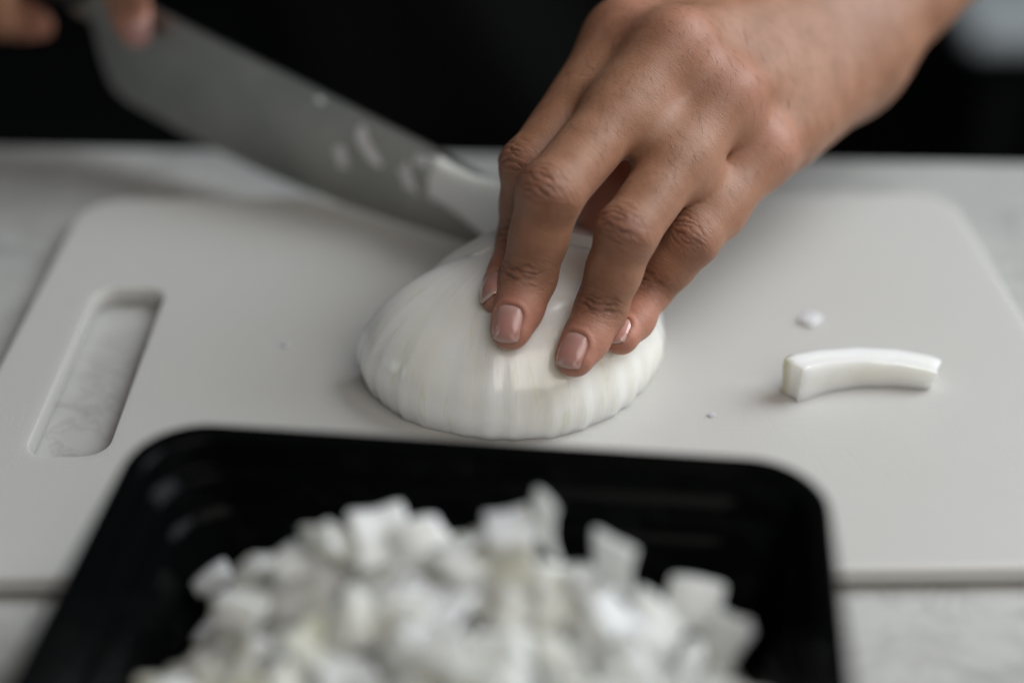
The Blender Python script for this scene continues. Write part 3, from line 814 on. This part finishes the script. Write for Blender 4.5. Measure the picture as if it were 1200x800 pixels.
#DICE
DICE_VIS = 84
DICE = """2 7 455 493 85 -51 11 -13
7 -300 530 412 17 18 18 95
7 374 533 409 90 33 -25 9
2 323 669 408 30 -84 -20 -41
2 -203 606 409 66 -31 19 -66
2 -5 752 468 3 60 65 -47
4 -348 751 362 59 36 19 -69
5 139 685 407 35 0 -83 -44
6 -39 659 436 6 -98 18 3
1 -472 589 299 85 16 -35 -37
2 -161 767 391 63 -47 -61 9
4 -482 807 284 52 -29 35 -72
2 -79 525 425 44 53 70 17
4 122 554 406 22 -93 -10 -27
1 -202 489 375 20 -14 3 -97
2 271 445 452 32 -65 12 -67
5 59 733 407 45 -75 -48 -11
4 105 399 466 82 -51 3 -27
5 232 572 382 25 -44 28 -82
1 -120 938 321 94 -35 0 0
1 532 648 297 74 13 65 -10
4 -236 828 345 22 45 -86 13
0 443 676 305 27 76 54 23
6 -100 593 419 38 -58 -62 -36
7 -338 512 356 51 -17 -16 83
2 -520 685 258 3 45 -67 -59
5 -563 612 226 29 88 -2 -37
7 571 518 368 87 -45 7 20
7 193 702 347 1 48 13 -87
0 -396 759 234 68 12 41 60
1 276 752 334 15 23 48 -83
0 -123 414 391 76 -37 23 -49
0 -519 514 256 5 -27 -91 -32
0 -410 439 335 8 39 -45 -80
2 459 565 294 53 20 -21 -80
4 -175 611 310 92 -3 -34 18
0 -325 805 279 56 -38 -14 72
4 -279 604 363 19 33 15 91
6 -588 845 134 58 -17 11 -79
1 33 590 358 89 29 30 16
7 -479 793 170 43 -69 44 -37
2 -2 754 277 91 32 25 -5
6 415 751 263 35 -71 -57 21
5 -634 518 238 1 5 47 -88
0 280 654 310 3 52 5 85
5 -570 441 304 22 31 26 89
2 181 926 205 3 -3 -79 -61
4 -319 398 372 2 -52 22 -83
7 -200 699 345 60 -10 -48 -63
0 -19 366 435 74 -35 26 -51
0 374 599 364 30 -24 88 28
2 158 607 350 65 -17 55 -49
2 148 448 387 67 -24 48 -52
4 76 675 309 18 -31 -37 86
4 7 481 376 78 52 29 -20
4 477 904 99 20 61 68 35
5 -625 651 155 95 29 -10 0
0 -281 470 295 71 -9 -24 65
1 -85 516 313 16 20 17 95
2 225 826 260 96 -3 29 -3
4 -107 827 309 47 -5 -88 4
4 100 792 341 46 -74 -45 -18
0 173 526 303 80 -44 -15 -38
5 -415 609 245 84 -28 -17 44
5 -53 736 380 35 -46 -23 -79
1 -283 920 247 65 -21 -19 71
6 566 592 293 31 -39 54 -68
5 -336 592 293 33 88 30 -16
7 566 887 66 24 -91 32 -9
2 -530 890 179 17 -11 -70 -69
5 -542 759 190 56 22 62 -50
7 -604 842 74 62 -17 35 -68
4 407 466 353 26 -77 55 18
1 544 795 157 56 -6 67 48
2 2 880 320 77 27 -58 -9
4 285 495 358 60 -32 24 69
4 -5 817 391 92 26 8 -29
2 85 871 216 46 -64 50 -36
2 631 687 160 17 -67 69 23
2 -414 906 182 74 6 -30 60
7 214 377 422 74 -35 45 37
4 -30 846 220 30 -5 -33 -89
3 604 791 90 29 -19 92 -19
4 -103 656 361 66 20 36 63
2 178 119 458 48 -69 52 14
3 649 131 330 40 56 72 8
1 -141 -205 342 80 -6 -47 38
2 -386 -284 263 73 -32 -60 10
2 -430 -57 304 38 -72 -9 57
1 -260 201 362 7 47 -66 58
5 -131 277 392 84 27 47 7
7 684 272 426 40 -61 50 -47
5 -486 56 316 60 51 13 -60
0 -240 306 380 37 -77 52 -3
0 -567 247 262 28 17 66 -67
3 618 10 351 92 -29 4 -28
2 -70 -183 304 77 -34 13 -53
0 -13 247 418 25 -34 91 3
1 -357 164 338 25 86 -19 -40
5 653 485 337 32 64 48 50
0 630 162 402 4 -70 62 -35
4 -645 -56 253 44 54 34 63
2 492 -359 226 26 49 -17 81
4 -436 147 306 53 -8 -29 79
2 19 -464 262 4 -39 87 -29
4 -181 -7 397 20 -33 -23 89
5 179 -212 62 42 0 0 -91
1 158 -355 60 64 0 0 77
1 -406 510 60 55 0 0 83
4 216 820 65 26 0 0 -97
5 214 327 62 54 0 0 84
3 -601 516 67 0 11 0 99
2 -455 -7 75 32 0 0 -95
0 28 -613 88 86 46 -11 -20
4 -345 -541 65 99 0 0 -15
0 25 637 72 90 0 0 43
4 492 319 65 24 0 0 97
1 -585 -241 64 7 3 1 100
7 -444 613 55 67 0 0 75
7 -168 356 55 57 0 0 82
7 -320 160 55 6 0 0 -100
0 -598 131 77 66 4 -3 75
1 409 -138 60 41 0 0 91
4 -347 -236 65 90 0 0 -43
0 520 508 72 49 0 0 87
0 188 507 72 95 0 0 31
4 578 665 65 61 0 0 79
4 -103 479 65 13 0 0 99
5 370 519 62 91 0 0 41
4 -308 647 65 99 0 0 -13
7 -182 -610 55 0 -83 -56 0
5 210 -452 63 16 0 0 -99
4 -166 -412 87 63 32 31 -64
4 -130 672 65 82 0 0 57
2 -277 305 75 62 0 0 -78
4 -432 161 65 84 0 0 55
0 37 -236 72 77 0 0 63
5 -375 920 90 20 -6 96 18
5 149 -101 101 81 -45 37 -4
2 -183 271 107 74 -19 35 55
2 -41 -137 105 91 -10 40 4
0 121 444 138 42 19 34 82
2 152 618 97 88 -28 27 27
3 429 -475 75 51 -17 -10 -84
2 536 231 156 87 29 27 30
7 -13 219 94 79 -9 48 37
2 532 411 152 21 14 -74 62
3 486 636 112 61 27 24 71
0 581 -366 78 69 -69 15 -16
4 -375 276 143 66 -50 3 -56
3 190 -317 148 51 13 51 68
5 -175 123 118 94 -19 -10 26
6 340 103 110 96 3 -7 27
5 355 258 137 88 -42 18 -12
1 -508 493 116 77 -34 16 -52
7 -350 472 140 37 25 30 84
1 -545 54 145 85 -37 38 -5
2 388 723 162 3 -44 -29 -85
4 -415 -109 117 35 -27 -23 -87
2 -216 -153 116 39 1 57 -72
2 -62 630 153 84 -13 -30 43
3 -16 23 143 65 27 25 66
0 -469 -407 73 72 0 0 -69
4 -197 641 156 90 -29 9 -31
5 466 89 79 63 70 -13 -31
2 -280 -335 139 55 -55 45 -45
4 -173 501 128 97 -6 -24 -2
2 -531 -83 75 18 0 0 98
4 169 72 93 85 -36 0 -38
5 -237 159 172 66 -26 -21 67
4 33 -114 145 58 -37 16 -71
2 62 107 162 86 -41 18 -26
2 -400 -327 132 11 39 -38 83
0 -314 552 182 3 -43 59 68
0 213 140 141 3 14 21 97
0 221 297 163 83 -47 28 -9
4 -142 739 158 89 -26 37 -3
4 -584 -131 159 92 0 0 40
0 33 274 152 85 23 9 46
0 -159 -80 161 83 -34 16 -41
2 624 5 170 54 -24 37 72
0 404 352 142 94 -24 19 -15
2 437 172 153 75 -49 39 -22
2 -94 522 207 68 16 18 69
4 319 469 120 33 -10 -27 90
7 402 -152 119 3 0 0 100
1 155 258 117 43 2 49 76
5 401 543 144 81 -37 18 -42
4 -132 185 170 65 -8 36 66
1 -460 350 182 60 2 50 62
3 -441 173 129 93 0 0 36
1 102 803 122 20 -24 -35 -88
4 -180 861 156 45 21 65 58
2 -521 285 176 84 15 -30 -43
7 -229 -682 73 12 70 -12 70
1 -22 461 120 86 -13 43 -23
1 -75 -558 76 78 -12 15 59
4 542 -92 133 30 70 9 64
0 362 -287 101 1 -41 27 -87
7 -502 561 171 60 -10 47 64
2 83 -482 182 56 9 -67 48
7 -530 681 130 0 -73 52 44
0 205 800 164 2 29 3 96
7 -97 797 173 71 -49 11 -49
4 269 20 144 39 -10 -15 90
6 -314 408 203 9 -40 -33 -85
3 -9 804 152 64 -58 0 -50
4 24 525 183 29 11 33 89
5 572 306 131 4 50 61 61
6 -25 -515 108 39 -20 -12 -89
5 385 -63 151 79 -14 34 49
4 -2 703 173 45 -8 58 67
1 197 909 122 70 -4 -14 -70
1 190 717 150 23 -27 -65 -67
0 293 -405 130 36 40 48 69
2 -103 910 163 60 -16 74 28
2 -330 339 178 90 5 -25 36
5 214 -198 149 90 10 -35 25
4 -404 726 108 65 -56 -9 -50
2 588 117 148 49 -52 63 -30
3 -210 -307 131 37 -67 24 -60
5 206 -49 124 38 0 -16 91
1 -388 -68 166 86 -23 28 36
2 -172 369 151 16 -21 -49 -83
6 540 672 135 71 21 20 65
6 -177 -609 143 2 -55 -77 -33
1 226 540 151 22 20 25 92
3 431 -243 142 19 -38 -8 -90
4 15 -338 133 9 2 47 88
3 -606 171 156 87 -27 -16 -38
0 422 629 187 14 -33 -23 -91
6 490 -251 153 89 -5 39 25
6 -132 105 188 59 36 -27 67
7 464 3 161 90 -41 16 -3
0 -514 -54 187 82 -47 21 -26
2 -465 214 207 50 18 59 61
0 354 219 224 11 16 42 88
4 614 186 208 76 -49 -21 -36
2 413 -389 122 83 41 28 23
1 -45 378 160 90 -20 34 -19
2 -351 -6 208 27 77 19 55
0 -435 449 195 52 5 44 73
5 -409 814 135 88 -40 20 16
1 -342 655 170 88 -34 27 21
7 -168 -521 74 86 -19 29 36
0 -326 198 198 34 29 -22 -86
5 27 -1 185 11 36 3 92
4 -320 -169 159 74 -47 -2 -48
5 121 160 195 90 -35 27 -2
7 86 602 159 78 -46 -6 -43
3 309 165 177 96 -20 19 -7
4 61 -280 175 15 11 46 87
2 280 -294 173 83 46 30 -3
4 -122 609 234 31 -31 -60 -67
2 130 340 192 51 -40 6 -76
4 284 644 159 33 6 -21 -92
4 288 353 170 56 -54 -11 -62
4 436 436 190 65 -4 27 71
3 -140 254 209 66 -31 -14 -67
2 -126 -316 136 25 -69 24 -63
4 104 648 201 80 -46 -3 -38
2 141 36 197 90 -11 32 28
3 507 -341 135 3 91 -30 30
1 486 279 201 85 -40 -6 32
0 212 441 188 48 -39 9 -78
3 186 201 217 3 18 36 92
5 -311 924 154 65 30 33 61
2 495 69 187 64 -17 41 63
7 -156 320 233 5 -14 -31 -94
4 205 -75 191 97 13 -9 18
5 611 -247 81 74 -3 67 0
5 110 -204 171 87 -41 23 10
5 543 501 176 49 -68 -18 -51
1 -79 706 237 67 -47 7 -56
4 -473 650 180 90 6 -36 -23
7 225 655 212 83 -11 -25 -48
1 476 751 195 43 7 58 69
6 -257 -59 137 91 9 32 27
5 336 400 199 52 -53 -13 -66
4 -267 460 189 76 -49 15 -40
1 -476 61 178 4 39 29 87
2 27 402 196 58 -37 14 -71
2 -159 -204 197 46 19 -69 52
1 -266 262 204 21 -46 -33 -79
3 302 -241 222 94 -30 18 2
2 7 -553 185 33 -15 -51 78
4 -117 3 202 62 14 32 71
2 -603 712 87 31 -13 -64 70
2 -146 -492 142 82 -9 -49 29
0 606 552 88 54 -66 27 -45
0 -311 -449 114 93 36 2 -11
5 -324 106 129 40 -56 -8 -72
0 207 -457 149 68 -19 68 19
3 383 820 139 12 2 -17 -98
2 42 901 128 14 -37 67 -63
4 -30 -444 156 89 -33 27 18
6 -410 642 127 75 -46 -11 -46
4 -551 404 102 83 -44 5 -34
2 471 755 83 7 57 81 11
1 257 -294 76 64 -22 24 -70
1 -242 54 74 96 -25 4 -14
7 620 141 71 22 -54 81 4
2 -56 753 88 12 -38 -60 -70
7 465 -75 71 77 -48 23 -37
7 128 900 63 9 71 69 -10
4 -559 603 93 53 -28 32 74
0 -270 408 77 71 -71 -3 3
7 -382 242 68 91 -36 7 -19
1 -71 914 71 17 -99 0 0
6 -202 595 79 95 2 26 -16
0 271 -136 87 47 15 27 83
2 101 196 98 9 -30 -39 -87
2 305 908 91 63 -71 32 -4
2 -616 -14 167 38 16 14 -90
7 -267 -194 80 54 12 51 66
5 260 406 90 82 -44 35 -3
0 608 392 92 60 -62 -34 -38
4 285 222 88 39 -30 -7 -87
2 315 -507 75 53 -53 47 -47
1 618 -77 81 49 -44 57 -50
2 309 601 90 78 47 27 32
5 368 303 247 63 -13 43 63
2 240 557 239 48 7 32 81
4 -619 -256 152 21 98 -2 -2
5 340 -159 168 4 91 5 42
6 102 705 223 81 -47 -2 -36
1 118 -123 213 27 -25 -31 88
0 300 892 202 45 -31 -49 68
0 380 50 193 91 -29 26 -9
5 121 530 213 6 -37 -7 -93
5 -182 441 222 81 20 48 25
0 -398 119 208 66 -58 3 -47
4 -148 -427 207 36 6 35 86
5 -51 923 249 92 -33 2 22
7 -541 436 191 78 -26 -51 26
7 -238 935 190 89 -32 -30 -8
0 617 576 207 36 5 22 -90
1 -74 74 237 82 -39 33 26
2 377 -348 207 82 42 -37 -14
4 238 239 250 4 16 36 92
3 224 55 232 49 30 29 76
5 471 338 236 91 -33 -23 -8
0 -45 303 227 18 42 28 84
5 631 -103 198 24 -97 1 4
0 -53 -245 181 89 -35 25 -13
1 -323 741 167 54 -10 49 67
7 -396 363 228 78 8 -44 -44
7 346 505 203 83 -32 25 39
0 -236 40 168 96 -22 1 -15
2 207 -475 248 19 -19 -68 68
6 -56 -157 205 43 12 41 80
1 -612 -354 90 94 -12 31 -5
3 -604 523 156 10 27 6 -96
1 -221 527 219 49 -16 -74 -43
7 642 -24 238 33 -65 -68 -12
3 -36 167 210 88 -30 31 -19
3 102 776 231 91 -32 21 13
4 344 782 244 4 44 15 89
3 -592 324 276 19 20 -69 66
4 207 356 265 4 19 36 91
0 -266 821 181 82 -25 -22 -46
1 495 554 207 19 32 -39 -84
5 -286 104 242 84 -30 25 37
0 -479 375 291 50 -39 -10 77
2 623 387 206 27 -66 -69 14
7 9 601 218 83 -36 -19 -39
7 42 303 252 40 29 28 82
1 197 -224 250 31 -45 -2 84
1 177 731 271 11 25 -4 96
1 -2 -85 227 98 -17 -7 -10
2 -106 416 249 40 -44 29 -75
5 -380 232 259 53 -30 -1 79
7 331 572 210 35 -31 42 78
2 568 -205 173 71 68 9 15
0 -261 351 262 54 5 50 67
4 626 85 244 60 26 46 -60
1 289 741 215 48 -44 14 -75
1 -56 -380 215 18 15 41 88
1 296 79 243 75 11 35 56
4 514 145 249 7 19 93 31
5 442 471 254 18 11 25 95
0 262 -733 77 37 -37 -60 60
7 126 462 245 61 -73 19 24
5 397 322 321 92 -32 17 -15
1 -538 131 248 22 88 -42 5
0 471 -47 228 70 30 -21 62
2 -617 348 170 6 -71 40 58
2 550 374 295 50 -15 -50 -69
0 -500 -702 72 0 -100 1 0
4 267 -388 233 29 -91 28 -6
4 88 -32 270 22 -27 -24 -90
5 81 383 280 78 -54 19 23
7 -244 597 233 60 -67 -42 -8
4 -152 252 297 6 -12 -31 -94
4 297 -61 235 11 64 21 74
1 553 -47 224 65 30 -58 -39
5 47 197 226 55 38 74 6
4 -631 -158 247 74 -67 -3 -3
7 337 642 240 12 5 -11 -99
5 619 291 207 15 -26 -35 -89
0 390 116 270 91 -31 28 -5
2 -634 421 236 21 67 16 69
0 258 416 308 27 3 42 87
1 428 385 288 13 15 40 -89
4 -181 769 264 73 -2 31 60
4 56 -376 253 59 -66 40 -23
6 -10 458 271 77 32 19 51
6 254 -143 234 10 -43 -79 -42
4 -228 160 276 64 -22 32 67
4 539 450 337 86 -45 -20 -15
3 428 -224 263 40 -88 -25 -10
5 -454 10 243 17 -8 42 -89
1 36 63 267 16 -27 6 -95
4 -274 685 285 86 5 29 -42
1 314 466 266 4 -23 -29 93
2 640 -179 263 11 73 12 67
4 -436 -515 82 8 -70 8 70
0 513 286 340 86 -25 31 -33
5 -182 875 261 62 -49 56 25
6 -275 712 229 78 28 9 55
6 350 559 275 6 23 -17 96
0 -175 367 325 52 -10 -64 -56
5 29 -187 237 8 39 16 90
0 236 143 300 89 -29 34 -9
0 -27 618 305 23 -37 -1 90
6 438 233 289 10 -7 -16 -98
4 -244 -69 216 32 -65 62 -29
7 151 83 286 87 8 -42 26
7 500 -530 55 25 0 0 97
5 -94 214 62 89 0 0 -46
2 -374 390 87 92 -38 -5 12
1 -573 -156 75 70 -70 10 -10
1 413 28 75 62 -62 34 -34
4 -135 -226 89 91 20 -15 34
0 -544 -448 166 0 -62 -79 0
7 -87 -419 73 71 1 71 -1
3 270 91 55 46 0 0 89
5 619 238 80 0 -94 0 -35
0 -515 775 78 69 -69 16 -16
4 77 377 97 92 -24 31 -7
4 84 720 100 9 -32 -40 -86
3 450 -268 55 82 0 0 -58
4 -263 -595 80 60 60 37 37
0 435 436 77 70 -70 10 -10
5 -527 213 109 84 -22 41 27
5 -236 924 81 52 -85 -1 0
7 427 235 55 38 0 0 93
2 300 752 86 42 9 20 88
3 -79 347 93 55 -22 -30 75
5 -448 -164 62 97 0 0 -24
0 -380 53 109 59 8 56 58
1 -87 30 92 42 -2 41 81
5 101 -151 90 59 -58 -2 -56
5 -74 565 70 70 -70 12 -12
0 83 -6 98 78 46 4 43
2 -245 740 110 59 -3 37 71
7 449 575 72 33 -37 -14 -86
0 136 -382 153 27 -52 -18 -79
2 127 -530 98 19 -26 -37 -87
1 64 532 96 93 0 0 38
2 -82 -677 75 16 69 -16 69
4 573 -38 315 92 -22 18 25
4 161 -103 317 50 -75 24 -36
4 453 -172 198 94 -31 10 -3
1 423 61 354 2 -10 -36 -93
4 602 488 257 15 -54 -81 -16
1 -417 -220 190 22 -3 88 43
0 -28 227 288 80 36 -24 41
2 388 10 299 93 -36 9 1
4 -383 504 256 61 0 -65 -46
5 -218 -281 230 2 -75 41 52
0 -435 -141 241 21 26 84 -42
4 -47 -42 286 71 -31 -4 63
4 129 260 282 48 15 -42 -76
4 82 -172 288 84 -23 31 -37
5 380 -44 239 66 -31 -19 -66
2 -340 39 294 51 63 -1 59
3 520 391 395 25 -17 -37 88
7 301 -77 348 61 -28 -67 -31
7 553 657 197 60 -38 -39 59
5 -265 -3 340 65 -16 41 -63
1 -412 -449 174 65 1 -27 -71
7 -163 509 287 11 -43 1 -90
7 306 321 271 43 65 52 36
5 -395 328 363 48 60 -64 -8
4 -56 332 330 24 -17 30 91
3 101 0 328 84 -18 30 41
1 143 170 360 94 -15 28 -13
4 479 -125 273 27 -57 69 36
6 396 392 380 89 39 -20 -11
0 -136 31 326 92 0 37 15
2 445 165 353 55 -28 57 55
1 572 220 289 42 68 55 -25
4 45 148 325 10 -39 32 -86
4 -200 38 268 69 -27 20 -64
7 -146 -118 251 13 -13 -8 98
3 -277 -255 211 36 -78 -27 44
2 617 -305 174 33 16 38 -85
2 -320 -88 289 63 18 41 -63
4 70 470 308 41 13 90 6
2 222 -32 323 70 -49 51 -4
1 499 41 290 88 -38 -24 17
5 304 25 331 26 70 44 49
5 -54 131 328 46 -53 -55 45
2 542 122 347 34 51 -74 28
1 -147 -306 251 73 39 14 54
4 412 331 441 38 47 17 78
3 30 -123 348 87 -35 -31 12
3 139 -172 351 64 59 -19 -46
5 46 279 337 94 12 30 -8
1 32 73 408 6 -7 -19 -98
6 368 235 379 77 30 -34 -44
4 245 296 339 46 -75 -47 -7
4 322 363 409 57 19 -28 75
7 -313 -143 236 89 -35 -3 -29
6 118 41 349 79 -35 1 -50
6 453 250 371 89 40 -17 -12
4 -465 276 307 46 -68 46 33
5 -514 -210 158 30 50 -7 81
5 -628 237 200 42 -42 14 -79
0 203 57 382 9 53 44 72
0 -244 105 373 51 11 -13 84
7 316 -197 276 37 -21 -15 89
4 -19 14 363 35 5 23 91
7 -339 -255 145 21 77 -53 30
0 313 178 337 4 -38 -24 -89
4 642 374 375 88 -46 6 3
0 -195 -102 329 35 86 24 28
7 53 358 373 88 11 -44 -14
6 -322 259 357 88 -2 33 33
0 -139 176 378 70 -29 -51 40
2 585 262 410 32 -15 92 20
1 183 297 426 69 -56 -23 -40
5 -30 -319 252 59 40 69 11
4 244 -179 330 20 -43 -32 -82
7 -6 407 327 57 75 17 -30
2 -479 -306 199 27 73 -59 -18
0 642 298 328 57 -37 68 -27
2 229 213 407 15 -19 -58 -78
4 166 -315 246 66 64 -39 -8
3 86 175 439 61 -2 -25 -75
2 128 355 350 71 -24 -39 54
1 -545 -340 137 63 -67 9 37
6 -131 124 322 68 -33 38 54
6 -317 -501 154 9 -21 92 33
6 43 495 46 81 0 0 -59
0 -286 524 72 86 0 0 50
7 193 193 55 94 0 0 33
7 -131 120 55 93 0 0 38
4 519 164 65 26 0 0 97
4 380 827 65 94 0 0 33
3 -231 187 80 6 -26 -2 -96
5 -418 556 126 100 0 0 -9
2 60 -430 88 37 -17 39 -83
7 338 -369 55 61 0 0 -80
0 550 11 73 97 0 0 -23
4 396 666 65 31 0 0 -95
1 -602 4 71 82 5 9 56
1 537 -181 60 81 0 0 59
4 28 116 65 50 0 0 -87
0 -301 -50 72 70 0 0 71
1 -297 -349 60 55 0 0 -83
0 -479 880 75 100 0 3 8
4 -135 -56 65 83 0 0 55
4 -156 821 65 92 0 0 40
1 350 328 60 36 0 0 -93
2 -468 -267 75 95 0 0 33
0 -595 297 76 100 -1 3 -1
4 334 -10 65 96 0 0 28
6 0 -25 46 72 0 0 -70
2 -566 -459 75 0 -97 -25 0
3 199 -27 55 21 0 0 98
5 19 314 62 88 0 0 -47
0 -469 309 72 13 0 0 99
1 363 158 60 93 0 0 38
3 219 682 55 48 0 0 87
0 -317 829 72 100 0 0 8
3 28 815 55 87 0 0 -49
6 -137 -161 46 99 0 0 -14"""
# ------------------------------------------------------------------ diced onion (resting poses from an offline drop of loose pieces)
DIM = [(.0100, .0095, .0085), (.0115, .0090, .0060), (.0090, .0090, .0090), (.0130, .0085, .0050), (.0105, .0100, .0070), (.0095, .0080, .0065), (.0150, .0080, .0032), (.0085, .0075, .0050)]
def dice_mesh(i, k):
    lx, ly, lz = DIM[i]; bm = bent_piece(lx*1.1, ly*1.08, lz*.84, (.4, .7, .3, .8, .6, .5, 1.1, .5)[i], seed=50+i*3+k, skin=1., taper=(.35, -.5, .5)[k], rough=.14, bev=.08)
    # an uneven cut: shear one face
    sh = (.14, -.10, .2)[k]
    for v in bm.verts: v.co.x += v.co.z*sh; v.co.y -= v.co.z*sh*.6
    bmesh.ops.recalc_face_normals(bm, faces=bm.faces)
    me = bpy.data.meshes.new('onion_piece'); bm.to_mesh(me); bm.free(); me.materials.append(M['dice'])
    me.polygons.foreach_set('use_smooth', np.ones(len(me.polygons), bool)); me.set_sharp_from_angle(angle=R_(42)); return me
DM = [[dice_mesh(i, k) for k in range(3)] for i in range(8)]
TC.z = 0; ROT = Matrix.Rotation(TYAW, 4, 'Z'); GRP = 'diced onion pieces heaped in the black tray'
rest = bmesh.new()
for n, row in enumerate(DICE.split('\n')):
    a = [int(x) for x in row.split()]
    from mathutils import Quaternion
    mw = Matrix.Translation(TC) @ ROT @ Matrix.Translation(Vector(a[1:4])/10000) @ Quaternion([x/100 for x in a[4:8]]).normalized().to_matrix().to_4x4()
    me = DM[a[0]][n % 3]
    if n < DICE_VIS:
        o = bpy.data.objects.new('onion_piece', me); col.objects.link(o); o.matrix_world = mw
        tag(o, 'small white diced onion piece lying packed among others in the heap in the black tray', 'onion piece', GRP)
    else:
        nv = len(rest.verts); nf = len(rest.faces); rest.from_mesh(me); rest.verts.ensure_lookup_table()
        bmesh.ops.transform(rest, matrix=mw, verts=rest.verts[nv:])
me = bpy.data.meshes.new('diced_onion'); rest.to_mesh(me); rest.free(); me.set_sharp_from_angle(angle=R_(42))
tag(link_mesh('diced_onion', me, M['dice']), 'white diced onion buried under the top of the heap', 'diced onion', GRP, 'stuff')
def loose(u, v, z, dims, bend, rot, label, seed):
    o = scrap('onion_piece', bent_piece(*dims, bend, seed=seed, rough=.06, taper=.2), onz(u, v, z), rot, label, 'onion piece', GRP, 'dice')
loose(598, 632, .0500, (.0098, .0095, .0092), .12, (R_(4), R_(-3), R_(8)), 'upright white onion cube on the top ridge of the heap before a thin sliver', 21)
loose(636, 620, .0505, (.0185, .0085, .0016), .9, (0, R_(-97), R_(28)), 'thin curved onion sliver standing up behind the cube on top of the heap', 22)
loose(718, 668, .0440, (.0180, .0100, .0018), .8, (0, R_(-100), R_(48)), 'broad bent onion sliver standing at the back right of the heap', 23)
loose(812, 706, .0390, (.0120, .0110, .0040), .4, (R_(52), R_(10), R_(-10)), 'square onion flake leaning at the right end of the heap', 24)
loose(249, 678, .0270, (.0095, .0050, .0030), .3, (R_(20), R_(-28), R_(20)), 'lone dim onion piece caught on the left inner wall of the tray', 25)

for q, (u, v, z) in enumerate(((300, 672, .038), (352, 652, .042), (392, 640, .045), (446, 630, .047), (492, 636, .047), (538, 640, .047), (560, 658, .046), (664, 676, .044), (690, 690, .042), (765, 735, .040), (842, 765, .034), (286, 712, .036), (655, 700, .043), (600, 672, .046))):
    i = (6, 3, 0, 4, 1, 6, 5, 3, 7, 1, 6, 0, 3, 5)[q]
    o = bpy.data.objects.new('onion_piece', DM[i][q % 3]); col.objects.link(o); o.location = onz(u, v, z)
    o.rotation_euler = (R_((q*53) % 110-55), R_((q*71) % 120-60), R_((q*97) % 360))
    tag(o, 'small white diced onion piece lying packed among others in the heap in the black tray', 'onion piece', GRP)
